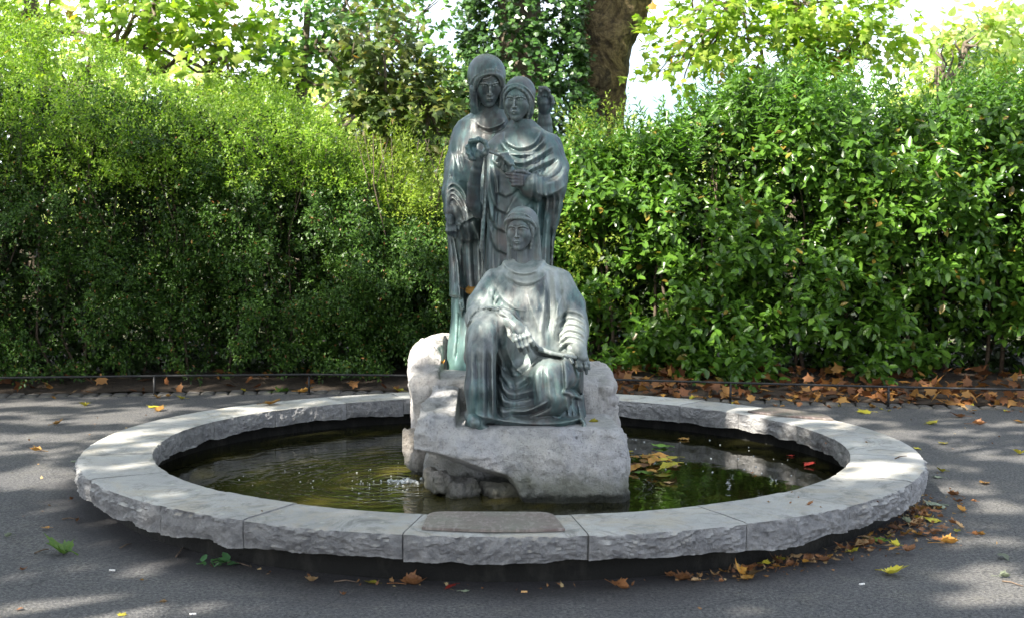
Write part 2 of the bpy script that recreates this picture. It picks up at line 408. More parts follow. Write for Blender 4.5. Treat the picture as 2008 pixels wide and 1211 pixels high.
def mat_asphalt():
    m = Mt('asphalt')
    g = m.vor(150); g2 = m.vor(420); big = m.noise(.55, 5, .6); mid = m.noise(5, 5, .65)
    a = m.mix(m.ramp(big, [(.38, 0.0), (.64, 1.0)]), (.092, .091, .092), (.130, .125, .115))
    a = m.mix(m.ramp(g, [(.05, .75), (.45, 0.0)]), a, (.20, .20, .195))
    a = m.mix(m.ramp(g2, [(.35, 0.0), (.75, .55)]), a, (.028, .028, .032))
    a = m.mix(m.ramp(mid, [(.52, 0.0), (.72, .5)]), a, (.15, .14, .115))
    gr = m.noise(62, 3, .75); a = m.mix(m.ramp(gr, [(.40, .75), (.52, 0.0)]), a, (.020, .021, .026)); a = m.mix(m.ramp(gr, [(.54, 0.0), (.66, .75)]), a, (.16, .16, .158))
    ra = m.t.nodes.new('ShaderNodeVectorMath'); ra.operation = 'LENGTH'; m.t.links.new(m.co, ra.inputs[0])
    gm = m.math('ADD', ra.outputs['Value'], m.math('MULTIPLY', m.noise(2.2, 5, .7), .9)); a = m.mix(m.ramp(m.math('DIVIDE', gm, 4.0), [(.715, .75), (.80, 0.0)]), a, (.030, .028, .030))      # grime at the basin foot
    a = m.mix(m.ramp(m.noise(1.6, 6, .75, dist=1.5), [(.56, 0.0), (.70, .45)]), a, (.045, .046, .050))
    cr_ = m.t.nodes.new('ShaderNodeTexVoronoi'); cr_.feature = 'DISTANCE_TO_EDGE'; cr_.inputs['Scale'].default_value = .55; wv = m.t.nodes.new('ShaderNodeVectorMath'); wv.operation = 'ADD'; m.t.links.new(m.co, wv.inputs[0])
    nz_ = m.t.nodes.new('ShaderNodeTexNoise'); nz_.inputs['Scale'].default_value = 1.7; nz_.inputs['Detail'].default_value = 6; m.t.links.new(m.co, nz_.inputs['Vector']); m.t.links.new(nz_.outputs['Color'], wv.inputs[1]); m.t.links.new(wv.outputs[0], cr_.inputs['Vector'])
    a = m.mix(m.ramp(cr_.outputs['Distance'], [(.0, .8), (.0035, 0.0)]), a, (.02, .02, .022))
    sp = m.vor(26); a = m.mix(m.ramp(sp, [(.035, .8), (.06, 0.0)]), a, (.36, .33, .26))
    sp2 = m.vor(11); a = m.mix(m.ramp(sp2, [(.02, .8), (.035, 0.0)]), a, (.33, .26, .15))
    m.bump(m.math('ADD', m.math('MULTIPLY', m.ramp(g, [(.0, 1.0), (.6, 0.0)]), 1.0), m.math('MULTIPLY', mid, .3)), .007, .8)
    return m.fin(a, .82, 0.0, .4)

def mat_leaf(name, c1, c2, c3=None, trans=.35, rough=.42, spec=.5, tc=None, rare=None):
    """leaf with random colour per leaf, light coming through"""
    m = Mt(name); r = m.t.nodes.new('ShaderNodeNewGeometry').outputs['Random Per Island']
    stops = [(0.0, c1), (.55, c2), (1.0, c3 or c2)]
    if rare: stops = [(0.0, c1), (.55, c2), (.982, c3 or c2), (.986, rare)]
    col = m.ramp(r, stops)
    nn = m.noise(1.1, 3, .6); h = m.t.nodes.new('ShaderNodeHueSaturation'); m.t.links.new(col, h.inputs['Color'])
    m.t.links.new(m.math('MULTIPLY_ADD', nn, 1.0, .5), h.inputs['Value']); col = h.outputs[0]
    m.fin(col, rough, 0.0, spec)
    tr = m.t.nodes.new('ShaderNodeBsdfTranslucent')
    tcol = m.mix(1.0, col, tc or (1.35, 1.5, .55), 'MULTIPLY'); m.t.links.new(tcol, tr.inputs[0])
    mx = m.t.nodes.new('ShaderNodeMixShader'); mx.inputs[0].default_value = trans
    m.t.links.new(m.b.outputs[0], mx.inputs[1]); m.t.links.new(tr.outputs[0], mx.inputs[2]); m.t.links.new(mx.outputs[0], m.out.inputs[0])
    return m.m
def mat_fallen(name, ca, cb, spots=(.10, .045, .02), trans=.18):
    m = Mt(name); r = m.t.nodes.new('ShaderNodeObjectInfo').outputs['Random']
    mp = m.t.nodes.new('ShaderNodeMapping'); m.t.links.new(m.co, mp.inputs[0])
    cx = m.t.nodes.new('ShaderNodeCombineXYZ'); m.t.links.new(m.math('MULTIPLY', r, 30), cx.inputs[0]); m.t.links.new(cx.outputs[0], mp.inputs[1]); v = mp.outputs[0]
    a = m.mix(m.ramp(m.noise(14, 4, .6, v), [(.36, 0.0), (.62, 1.0)]), ca, cb)
    a = m.mix(m.ramp(m.noise(45, 4, .7, v), [(.58, 0.0), (.70, .9)]), a, spots)
    x = m.t.nodes.new('ShaderNodeHueSaturation'); m.t.links.new(a, x.inputs['Color']); m.t.links.new(m.math('MULTIPLY_ADD', r, .95, .42), x.inputs['Value']); a = x.outputs[0]
    m.bump(m.noise(60, 3, .6, v), .002, .5); m.fin(a, .6, 0.0, .35)
    tr = m.t.nodes.new('ShaderNodeBsdfTranslucent'); m.t.links.new(a, tr.inputs[0])
    mx = m.t.nodes.new('ShaderNodeMixShader'); mx.inputs[0].default_value = trans
    m.t.links.new(m.b.outputs[0], mx.inputs[1]); m.t.links.new(tr.outputs[0], mx.inputs[2]); m.t.links.new(mx.outputs[0], m.out.inputs[0])
    return m.m
def mat_plain(name, c1, c2, sc=12.0, rough=.7, bump=.004, metal=0.0, det=5, stretch=None):
    m = Mt(name); v = m.scale(stretch) if stretch else None
    n = m.noise(sc, det, .62, v); a = m.mix(m.ramp(n, [(.36, 0.0), (.64, 1.0)]), c1, c2); m.bump(n, bump, .8)
    return m.fin(a, rough, metal, .4)
def mat_bark():
    m = Mt('plane_bark'); n1 = m.noise(2.6, 5, .6, dist=.6); n2 = m.noise(11, 6, .65)
    a = m.ramp(n1, [(.36, (.030, .020, .012)), (.46, (.10, .07, .034)), (.52, (.19, .14, .07)), (.58, (.055, .04, .022)), (.68, (.14, .11, .06))])
    a = m.mix(m.ramp(n2, [(.35, .8), (.52, 0.0)]), a, (.03, .022, .015))
    m.bump(m.math('ADD', n2, m.math('MULTIPLY', n1, 1.5)), .06, .9); return m.fin(a, .9, 0.0, .3)
def mat_water():
    m = Mt('pond_water'); sx, sy = -.58, -.25
    mp = m.t.nodes.new('ShaderNodeMapping'); m.t.links.new(m.co, mp.inputs[0]); mp.inputs['Location'].default_value = (.62, .25, 0)
    wv = m.t.nodes.new('ShaderNodeTexWave'); wv.wave_type = 'RINGS'; wv.rings_direction = 'SPHERICAL'; m.t.links.new(mp.outputs[0], wv.inputs['Vector'])
    wv.inputs['Scale'].default_value = 3.4; wv.inputs['Distortion'].default_value = 9.0; wv.inputs['Detail'].default_value = 3.0; wv.inputs['Detail Scale'].default_value = 1.6
    ln = m.t.nodes.new('ShaderNodeVectorMath'); ln.operation = 'LENGTH'; m.t.links.new(mp.outputs[0], ln.inputs[0])
    fall = m.ramp(m.math('DIVIDE', ln.outputs['Value'], 2.4), [(.02, 1.0), (.40, .22), (.8, .02)])
    h = m.math('ADD', m.math('MULTIPLY', wv.outputs['Fac'], m.math('MULTIPLY', fall, .55)), m.math('MULTIPLY', m.noise(9, 3, .5), m.math('MULTIPLY_ADD', fall, .9, .10)))
    m.bump(h, .010, .8)
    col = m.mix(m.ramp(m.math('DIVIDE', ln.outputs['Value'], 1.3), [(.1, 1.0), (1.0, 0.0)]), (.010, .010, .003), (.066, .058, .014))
    return m.fin(col, .03, 0.0, .5)

# ------------------------------------------------------------------ leaf clouds
T_LAUREL = (np.array([(0, 0, 0), (.3, .5, .0), (.3, 0, -.10), (.3, -.5, .0), (.72, .40, -.04), (.72, 0, -.12), (.72, -.40, -.04), (1, 0, -.16)]),
            np.array([(0, 2, 1), (0, 3, 2), (1, 2, 5), (1, 5, 4), (2, 3, 6), (2, 6, 5), (4, 5, 7), (5, 6, 7)]))
T_SMALL = (np.array([(0, 0, 0), (.45, .5, .06), (.45, -.5, .06), (1, 0, -.08)]), np.array([(0, 3, 1), (0, 2, 3)]))
_lo = [(0, 0), (.10, .30), (-.02, .55), (.28, .42), (.40, .62), (.55, .36), (.62, .16), (1.0, 0), (.62, -.16), (.55, -.36), (.40, -.62), (.28, -.42), (-.02, -.55), (.10, -.30)]
T_PLANE = (np.array([(x, y, -.10*abs(y) - .12*x*x) for x, y in _lo] + [(.35, 0, .02)]), np.array([(14, i, (i+1) % 14) for i in range(14)]))
_l5 = [(0, 0), (.12, .42), (.42, .5), (1.0, 0), (.42, -.5), (.12, -.42)]
T_LOBE = (np.array([(x, y, -.12*abs(y)-.1*x) for x, y in _l5]), np.array([(0, 2, 1), (0, 3, 2), (0, 4, 3), (0, 5, 4)]))
def nrm(a): return a/np.maximum(np.linalg.norm(a, axis=-1, keepdims=True), 1e-9)
def leaf_arrays(pos, dr, up, L, W, T):
    dr = nrm(dr); sd = nrm(np.cross(up, dr)); n = np.cross(dr, sd); TV, TF = T
    L = np.asarray(L).reshape(-1, 1, 1); W = np.asarray(W).reshape(-1, 1, 1)
    V = pos[:, None] + dr[:, None]*TV[None, :, :1]*L + sd[:, None]*TV[None, :, 1:2]*W + n[:, None]*TV[None, :, 2:]*L
    F = TF[None] + (np.arange(len(pos))*len(TV))[:, None, None]
    return V.reshape(-1, 3), F.reshape(-1, 3)
def leaf_object(name, sets, mat, parent=None, kind='stuff'):
    V, F, o = [], [], 0
    for a in sets:
        v, f = leaf_arrays(*a); V.append(v); F.append(f+o); o += len(v)
    ob = link(name, mesh_np(name, np.concatenate(V), np.concatenate(F), False, 3), mat, parent); ob['kind'] = kind; return ob
def rand_dir(n, bias=(0, 0, 0), k=1.0): return nrm(RNG.normal(size=(n, 3))*k + np.array(bias))
def sprigs(pos, axis, n, ln, L, W, T, spread=.9, droop=0.0, jit=.15):
    """n leaves in turn along each shoot; returns one leaf set"""
    m = len(pos); axis = nrm(axis); a1 = nrm(np.cross(axis, rand_dir(m))); a2 = np.cross(axis, a1)
    t = (np.arange(n)+.5)/n; ang = np.arange(n)*2.4 + RNG.uniform(0, 6.28, (m, 1))
    lat = a1[:, None]*np.cos(ang)[..., None] + a2[:, None]*np.sin(ang)[..., None]
    ln = np.broadcast_to(np.asarray(ln, float).reshape(-1, 1), (m, 1))
    pp = pos[:, None] + axis[:, None]*(t*ln)[..., None] + RNG.normal(size=(m, n, 3))*.01
    d = lat*spread + axis[:, None]*(.45+.7*t)[None, :, None] + RNG.normal(size=(m, n, 3))*jit; d[..., 2] -= droop
    d = nrm(d); up = nrm(np.array((0, -.35, 1.0)) + RNG.normal(size=(m, n, 3))*.35 + axis[:, None]*.3)
    s = (1.1 - .5*np.abs(t-.4))[None]*RNG.uniform(.75, 1.2, (m, n))
    return pp.reshape(-1, 3), d.reshape(-1, 3), up.reshape(-1, 3), (s*L).ravel(), (s*W).ravel()*RNG.uniform(.85, 1.1, m*n), T
def tube(pts, rad, sides=7, wob=0.0, seed=0):
    pts = [np.array(p, float) for p in pts]; V, F = [], []
    for i, p in enumerate(pts):
        t = pts[min(i+1, len(pts)-1)] - pts[max(i-1, 0)]; t /= np.linalg.norm(t)+1e-9
        a = np.cross(t, (0.3, 1, .2)); a /= np.linalg.norm(a); b = np.cross(t, a)
        for k in range(sides):
            th = 2*math.pi*k/sides; r = rad[i]
            if wob: r *= 1 + wob*float(fbm(np.array([[p[0]*2+math.cos(th)*.8, p[1]*2+math.sin(th)*.8, p[2]*1.2]]), 3, seed)[0])
            V.append(p + r*(a*math.cos(th) + b*math.sin(th)))
    for i in range(len(pts)-1):
        for k in range(sides):
            F.append((i*sides+k, i*sides+(k+1) % sides, (i+1)*sides+(k+1) % sides, (i+1)*sides+k))
    V.append(pts[0]); V.append(pts[-1]); n = len(V)
    for k in range(sides): F.append((n-2, (k+1) % sides, k)); F.append((n-1, (len(pts)-1)*sides+k, (len(pts)-1)*sides+(k+1) % sides))
    return V, F
def join(parts):
    V, F, o = [], [], 0
    for v, f in parts: V += list(v); F += [tuple(i+o for i in q) for q in f]; o += len(v)
    return V, F

# ------------------------------------------------------------------ ground
EDGE = [(-30, 2.0), (-9, 3.1), (-4.6, 3.64), (-3.2, 3.86), (-1.85, 4.04), (0, 3.92), (2.0, 3.52), (3.3, 3.27), (4.8, 3.05), (9, 2.2), (30, -2)]
def edge_y(x): return np.interp(x, [e[0] for e in EDGE], [e[1] for e in EDGE])
def sheet(name, x0, x1, y0, y1, nx, ny, zf, mat, label=None):
    X, Y = np.meshgrid(np.linspace(x0, x1, nx), np.linspace(y0, y1, ny), indexing='ij')
    V = np.stack([X, Y, zf(X, Y)], -1).reshape(-1, 3); i = np.arange(nx*ny).reshape(nx, ny)
    F = np.stack([i[:-1, :-1], i[1:, :-1], i[1:, 1:], i[:-1, 1:]], -1).reshape(-1, 4)
    return tag(link(name, mesh_np(name, V, F, True), mat), kind='structure')
m_asph = mat_asphalt()
sheet('ground', -200, 200, -200, 260, 3, 3, lambda X, Y: X*0 - .02, mat_plain('earth', (.05, .07, .025), (.08, .075, .04), 3.0, .95))
def near_z(X, Y):
    q = np.stack([X.ravel()*1.3, Y.ravel()*1.3, X.ravel()*0], -1); return (fbm(q, 3, 4)*.006).reshape(X.shape)
X = np.linspace(-14, 14, 90); rows = 60
XX = np.repeat(X[:, None], rows, 1); YY = -9 + (edge_y(X)[:, None]+.02+9)*np.linspace(0, 1, rows)[None]
ZZ = near_z(XX, YY); i = np.arange(XX.size).reshape(XX.shape)
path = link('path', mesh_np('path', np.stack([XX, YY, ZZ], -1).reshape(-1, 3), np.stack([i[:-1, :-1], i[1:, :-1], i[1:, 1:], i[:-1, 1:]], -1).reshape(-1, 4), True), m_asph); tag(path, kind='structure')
rows = 26
YY = edge_y(X)[:, None]+.20 + 5*np.linspace(0, 1, rows)[None]**1.3; XX = np.repeat(X[:, None], rows, 1)
ZZ = .012 + .12*np.clip((YY-edge_y(X)[:, None]-.2)/1.2, 0, 1) + fbm(np.stack([XX.ravel()*4, YY.ravel()*4, XX.ravel()*0], -1), 4, 9).reshape(XX.shape)*.03; i = np.arange(XX.size).reshape(XX.shape)
tag(link('soil', mesh_np('soil', np.stack([XX, YY, ZZ], -1).reshape(-1, 3), np.stack([i[:-1, :-1], i[1:, :-1], i[1:, 1:], i[:-1, 1:]], -1).reshape(-1, 4), True), mat_plain('dark_soil', (.022, .016, .011), (.05, .035, .022), 16, .95, .03)), kind='structure')

# setts along the edge of the bed
m_sett = mat_rock('sett_stone', (.10, .098, .092), (.13, .115, .10), (.06, .06, .055), None, 2.2)
kerb = empty('kerb', (0, 3.9, 0)); tag(kerb, 'low edging of worn grey stone setts between the path and the hedge bed', 'kerb')
set_me = []
for v in range(4):
    c = Clay((-.09, -.13, -.05), (.09, .13, .075), .016); c.box((0, 0, 0), (.062, .105, .045), .018, .001); c.rough(22, .006, v*3, 3); set_me.append(c.mesh('sett')); set_me[-1].materials.append(m_sett)
x = -6.6; ns = 0
while x < 6.8 and ns < 130:
    y = float(edge_y(x)); sl = float(edge_y(x+.1)-edge_y(x))/.1
    o = bpy.data.objects.new('sett', set_me[ns % 4]); COL.objects.link(o); o.parent = kerb
    o.location = (x, y+.11-3.9+random.uniform(-.012, .012), -.004+random.uniform(-.006, .006)-.028); o.rotation_euler = (random.uniform(-.04, .04), random.uniform(-.04, .04), math.atan(sl)+random.uniform(-.05, .05)); o.scale = (random.uniform(.92, 1.06), 1, 1)
    x += .132*math.cos(math.atan(sl)); ns += 1

# low iron rail
m_iron = mat_plain('black_iron', (.012, .013, .014), (.03, .03, .03), 60, .45, .001, .3)
def railing(xs, label, xa, xb):
    r = empty('low_railing', (xs[len(xs)//2], float(edge_y(xs[len(xs)//2]))-.02, 0)); tag(r, label, 'railing', 'ankle-high black railings along the hedge bed')
    for x in xs:
        y = float(edge_y(x)) - .03
        v, f = join([tube([(x, y, -.02), (x, y, .185)], [.011, .011], 8), tube([(x, y, .0), (x, y, .012)], [.024, .018], 8)]); link('post', mesh_py('post', v, f, True), m_iron, r)
    pts = [(x, float(edge_y(x))-.03, .188) for x in np.linspace(xa, xb, 30)]
    v, f = tube(pts, [.0105]*30, 8); link('rail', mesh_py('rail', v, f, True), m_iron, r)
railing([-7.4, -6.05, -4.65, -3.25, -1.85, -.45], 'low black iron railing in front of the left hedge, left of the statue', -7.6, .4)
railing([.7, 2.02, 3.36, 4.7, 6.1, 7.4], 'low black iron railing in front of the laurel hedge, right of the statue', .41, 7.6)

# ------------------------------------------------------------------ fountain basin
RIM, RO, RI, TH = .235, 2.45, 2.055, .118
basin = empty('fountain_basin', (0, 0, 0)); tag(basin, 'round grey limestone fountain basin with rough-faced coping stones around the dark pool', 'fountain basin')
m_cop = mat_coping()
JT = [-129.5, -117, -99.3, -81.1, -63.9, -48.5, -31, -13, 3, 18.5, 35.9, 50.8, 67, 84, 101, 112, 125, 142.4, 160, 178, 195, 212, 230.5]
def coping(a0, a1, seed):
    rs = np.random.default_rng(seed); g = R_(.07); a0, a1 = R_(a0)+g, R_(a1)-g
    nt_ = max(12, int((a1-a0)*RO/.0085)); th = np.linspace(a0, a1, nt_)
    tw = np.linspace(0, 1, 13); prof = []           # (r weight outer/inner, z fraction)
    ro = RO + rs.uniform(-.006, .006); zt = RIM + rs.uniform(-.003, .003); zb = RIM - TH + rs.uniform(-.012, .006)
    rows = [('o', t) for t in np.linspace(1, 0, 15)] + [('t', t) for t in np.linspace(0, 1, 14)[1:-1]] + [('i', t) for t in np.linspace(0, 1, 13)] + [('b', t) for t in np.linspace(0, 1, 5)[1:-1]]
    V = np.zeros((nt_, len(rows), 3)); off = seed*7.7
    ca, sa = np.cos(th), np.sin(th)
    endf = np.clip(np.minimum(th-a0, a1-th)/.02, 0, 1)
    for j, (kd, t) in enumerate(rows):
        if kd == 'o': z = zt - t*(zt-zb); r = np.full(nt_, ro)
        elif kd == 't': z = zt; r = np.full(nt_, ro + (RI-ro)*t)
        elif kd == 'i': z = zt - t*(zt-zb); r = np.full(nt_, RI)
        else: z = zb; r = np.full(nt_, RI + (ro-RI)*t)
        z = np.full(nt_, z)
        if kd in 'oi':
            q = np.stack([th*2.45*6.5+off, z*15, z*0+(3 if kd == 'o' else 8)], -1)
            tilt = .9*fbm(np.stack([th*2.45*2.2+off, z*2, z*0], -1), 2, 5)
            q[:, 1] += q[:, 0]*.35*np.sign(tilt.mean()+.01) + tilt*3
            n = .8*fbm(q, 4, seed, .65, True) + .6*fbm(q*3.1, 3, seed+9, .7, True)
            amp = .026 if kd == 'o' else .020
            e = np.clip(t/.10, 0, 1)*1.0; bulge = .010*math.sin(math.pi*min(1, t*1.05))
            dsp = (amp*n + bulge)*e*(.35+.65*endf)
            dsp -= .006*(1-e)*np.clip(fbm(np.stack([th*2.45*14+off, z*0, z*0], -1), 3, seed+2)*2, 0, 1)
            dsp = dsp - .013*e; r = r + (dsp if kd == 'o' else -dsp*.8)
            z = z + (t**2)*.022*fbm(np.stack([th*2.45*6+off, z*0+4, z*0], -1), 3, seed+4)
            if t == 0: z = z - .004
        elif kd == 't':
            z = z + .0025*fbm(np.stack([r*ca*5, r*sa*5, z*0], -1), 3, seed)
        V[:, j] = np.stack([r*ca, r*sa, z], -1)
    m = len(rows); i = np.arange(nt_*m).reshape(nt_, m); k = np.roll(i, -1, 1)
    F = np.stack([i[:-1], i[1:], k[1:], k[:-1]], -1).reshape(-1, 4)
    me = mesh_np('coping_stone', V.reshape(-1, 3), F, True)
    bm = bmesh.new(); bm.from_mesh(me); bm.verts.ensure_lookup_table()
    for row in (0, nt_-1): 
        try: bm.faces.new([bm.verts[int(q)] for q in (i[row] if row else i[row][::-1])])
        except Exception: pass
    bmesh.ops.recalc_face_normals(bm, faces=bm.faces); bm.to_mesh(me); bm.free(); me.set_sharp_from_angle(angle=R_(38)); return me
for n in range(len(JT)-1): link('coping_stone', coping(JT[n], JT[n+1], n+1), m_cop, basin)
def ring(name, r0, r1, z0, z1, mat, parent, n=160, rough=0.0):
    th = np.linspace(0, 2*np.pi, n, endpoint=False); V = []
    for r, z in ((r1, z0), (r1, z0*.5+z1*.5), (r1, z1), (r0, z1), (r0, z0)): V.append(np.stack([r*np.cos(th), r*np.sin(th), np.full(n, z)], -1))
    V = np.concatenate(V); F = []
    for k in range(5):
        k2 = (k+1) % 5
        for a in range(n): F.append((k*n+a, k*n+(a+1) % n, k2*n+(a+1) % n, k2*n+a))
    return link(name, mesh_py(name, V, F, False), mat, parent)
m_wall = Mt('stained_wall'); _n = m_wall.noise(1.0, 6, .65, m_wall.scale((7, 7, 3))); _z = m_wall.xyz()[2]
_a = m_wall.mix(m_wall.ramp(_n, [(.50, 0.0), (.70, 1.0)]), (.008, .008, .007), (.028, .027, .023))
m_wall.bump(m_wall.noise(30, 5, .6), .01, .8); m_wall = m_wall.fin(_a, .9, 0.0, .3)
ring('basin_wall', 2.16, 2.30, -.25, RIM-TH+.012, m_wall, basin)
ring('mortar_bed', 2.09, 2.415, RIM-TH+.014, RIM-.006, mat_plain('mortar', (.20, .20, .19), (.28, .27, .25), 40, .9), basin)
th = np.linspace(0, 2*np.pi, 97)[:-1]
V = [(0, 0, -.22)] + [(2.17*math.cos(a), 2.17*math.sin(a), -.22) for a in th]; link('basin_floor', mesh_py('basin_floor', V, [(0, k+1, (k+1) % 96+1) for k in range(96)]), m_wall, basin)
WZ = .03
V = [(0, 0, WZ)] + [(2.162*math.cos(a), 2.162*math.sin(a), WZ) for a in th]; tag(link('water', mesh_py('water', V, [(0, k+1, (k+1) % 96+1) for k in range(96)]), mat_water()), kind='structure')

def plaque(corners, z, label, mat, bow=.0):
    """corners: far left, far right, near right, near left on the coping; near edge bowed outward, corners rounded"""
    a, b, c, d = [np.array(q[:2]) for q in corners]; out = []
    near = [c + (d-c)*t for t in np.linspace(0, 1, 15)]; nn = (c+d)/2 - (a+b)/2; nn /= np.linalg.norm(nn)
    near = [p + nn*bow*(1-(2*t-1)**2) for p, t in zip(near, np.linspace(0, 1, 15))]
    def rnd(p, q, r_, n=6, k=.5):
        p0 = q + (p-q)*min(k, .07/np.linalg.norm(p-q)*1.0); p1 = q + (r_-q)*min(.25, .07/np.linalg.norm(r_-q)); return [p0*(1-t)**2 + 2*q*t*(1-t) + p1*t*t for t in np.linspace(0, 1, n)]
    out += rnd(d, a, b) + rnd(a, b, c)[0:] + [p for p in near[1:-1]]
    out = rnd(d, a, b)[:] + [q for q in rnd(c, b, a)[::-1]] + near
    n = len(out); V = [(*p, z+.002) for p in out] + [(*p, z+.012) for p in out]
    ctr = np.mean(out, 0); V += [(*(ctr+(p-ctr)*.985), z+.014) for p in out]
    F = [tuple(range(2*n, 3*n))]
    for k in range(n): q = (k+1) % n; F += [(k, q, n+q, n+k), (n+k, n+q, 2*n+q, 2*n+k)]
    me = mesh_py('plaque', V, F); bm = bmesh.new(); bm.from_mesh(me); bmesh.ops.recalc_face_normals(bm, faces=bm.faces); bm.to_mesh(me); bm.free()
    return tag(link('plaque', me, mat), label, 'plaque', 'bronze plaques lying on the coping')
m_pl = Mt('plaque_bronze'); _n = m_pl.noise(1, 5, .65, m_pl.scale((6, 90, 6))); _l = m_pl.noise(1, 3, .5, m_pl.scale((60, 26, 6)))
_a = m_pl.mix(m_pl.ramp(_n, [(.38, 0.0), (.62, 1.0)]), (.125, .09, .085), (.20, .165, .15)); _a = m_pl.mix(m_pl.ramp(m_pl.noise(5, 4, .6), [(.45, 0.0), (.65, .7)]), _a, (.17, .17, .14))
_a = m_pl.mix(m_pl.ramp(_l, [(.52, 0.0), (.62, .5)]), _a, (.33, .29, .27)); m_pl.bump(m_pl.math('ADD', m_pl.math('MULTIPLY', _l, 1.2), _n), .004, .8); m_pl = m_pl.fin(_a, .42, .35, .5)
plaque([G(842, 1007, RIM), G(1082, 1008, RIM), G(1108, 1041, RIM), G(827, 1038, RIM)], RIM, 'brown bronze plaque with rounded corners lying on the front coping stone below the statue', m_pl, .035)
plaque([G(1620, 815, RIM), G(1512, 800, RIM), G(1466, 808, RIM), G(1634, 824, RIM)], RIM, 'dark bronze plaque lying on the far right coping stone near the hedge', m_pl, .05)

# ------------------------------------------------------------------ boulders
def bounds(ps, m=.1): a = np.array(ps); return a.min(0)-m, a.max(0)+m
def wedge(c, x0, x1, y0, y1, z0, slope, k=.08):
    sl, g = c.sub((x0-.15, y0-.15, -.3), (x1+.15, y1+.15, z0+slope*(y1-y0)+.2))
    d = np.maximum(np.maximum(np.abs(g[0]-(x0+x1)/2)-(x1-x0)/2, np.abs(g[1]-(y0+y1)/2)-(y1-y0)/2), (g[2]-z0-slope*(g[1]-y0))/math.hypot(1, slope)); c.mix(sl, d.astype(np.float32), k)
m_rk = mat_rock('granite', (.47, .47, .485), (.55, .535, .51), (.12, .12, .125), .085)
m_rk2 = mat_rock('granite_rear', (.48, .46, .45), (.54, .515, .48), (.14, .14, .14), .085)
xl, xr = P(835, 900, 6.7)[0], P(1215, 900, 6.7)[0]
c = Clay((xl-.12, -.98, -.16), (xr+.12, .35, .62), .0125)
c.box(((xl+xr)/2, -.30, .13), ((xr-xl)/2-.004, .46, .285), .05, .03, rot=0.0)
c.box(((xl+xr)/2+.05, -.34, .10), ((xr-xl)/2-.06, .475, .25), .06, .05)
wedge(c, P(838, 0, 6.75)[0], P(925, 0, 7.2)[0], -.72, .42, .40, .24)       # the shelf on the left rises to the back
c.layer([(760, 884), (820, 886), (862, 894), (905, 908), (950, 924), (996, 936), (1010, 958), (1022, 990), (1030, 1100), (760, 1100)], -.42, 6, 7.08)
c.line([(826, 925), (880, 930), (940, 942), (990, 952)], 16, .12, .1)
c.line([(1168, 838), (1120, 880), (1050, 910), (1000, 925)], 14, .02, .3); c.line([(860, 850), (900, 880), (950, 900)], 16, .02, .3)
c.rough(2.6, .05, 31, 4, sc=(1, 1, 1.2)); c.rough(6, .038, 41, 5, True, sc=(1, 1, 1.5)); c.rough(22, .014, 51, 3, True)
ztop = .424
kz = (c.lo[2] + c.h*np.arange(c.n[2]))[None, None, :]; ky = (c.lo[1] + c.h*np.arange(c.n[1]))[None, :, None]; kx = (c.lo[0] + c.h*np.arange(c.n[0]))[:, None, None]
seat_ = (kx > P(900, 0, 7)[0]) & (ky < .1)
c.D = np.maximum(c.D, np.where(seat_, kz-ztop, -1)).astype(np.float32)
tag(link('boulder', c.mesh('boulder'), m_rk), 'big pale granite boulder with an undercut left side, the seated statue on top', 'boulder')
xa, xb = P(824, 760, 7.9)[0], P(1206, 760, 7.6)[0]
c = Clay((xa-.12, -.35, -.16), (xb+.15, 1.15, .95), .0145)
c.box(((xa+xb)/2, .45, .20), ((xb-xa)/2, .50, .41), .05, .03)
c.box((P(1172, 0, 7.4)[0], .18, .20), (.105, .36, .385), .05, .04)
wedge(c, P(826, 0, 7.8)[0], P(935, 0, 8.0)[0], -.05, 1.0, .52, .17)
c.ell(P(890, 705, 8.25), (.20, .26, .15), .12); c.ell(P(838, 725, 8.0), (.10, .24, .16), .10)
c.line([(1170, 735), (1174, 770), (1168, 800), (1172, 830)], 3.5, -.03, .1); c.line([(1172, 785), (1195, 778), (1218, 770)], 3, -.03, .1); c.line([(1180, 808), (1200, 796), (1219, 790)], 3, -.025, .1)
c.rough(2.6, .05, 61, 4); c.rough(8, .028, 71, 4, True); c.rough(24, .011, 81, 3, True)
kz = (c.lo[2] + c.h*np.arange(c.n[2]))[None, None, :]; ky = (c.lo[1] + c.h*np.arange(c.n[1]))[None, :, None]; kx = (c.lo[0] + c.h*np.arange(c.n[0]))[:, None, None]
c.D = np.maximum(c.D, np.where((kx > P(872, 0, 7.9)[0]) & (ky < .78), kz-.607, -1)).astype(np.float32)
tag(link('boulder', c.mesh('boulder'), m_rk2), 'rear pale granite boulder carrying the two standing statues', 'boulder')
m_st = mat_rock('wet_stone', (.27, .255, .24), (.34, .30, .25), (.05, .05, .045), .045)
for px, py, rw, rh, lab, cat in ((858, 942, 13, 19, 'small upright grey stone at the left of the hollow under the front boulder', 'stone'),
                             (900, 960, 29, 19, 'rounded pale stone in the middle of the hollow under the front boulder', 'stone'),
                             (978, 967, 24, 17, 'flat brownish stone at the right end of the hollow under the front boulder', 'stone'),
                             (815, 880, 12, 40, 'dark wet stone against the left side of the front boulder', 'stone')):
    d = 6.80 if px > 830 else 7.25; r = S(d); p = P(px, py, d)
    c = Clay(p-np.array((rw*r+.05, .16, rh*r+.08)), p+np.array((rw*r+.05, .16, rh*r+.05)), .008)
    c.box(p, (rw*r*.92, .09, rh*r*.8), .012, .001, rot=.5); c.rough(9, .030, px, 4, True); c.rough(30, .008, px, 3, True)
    tag(link('stone', c.mesh('stone'), m_st), lab, cat)

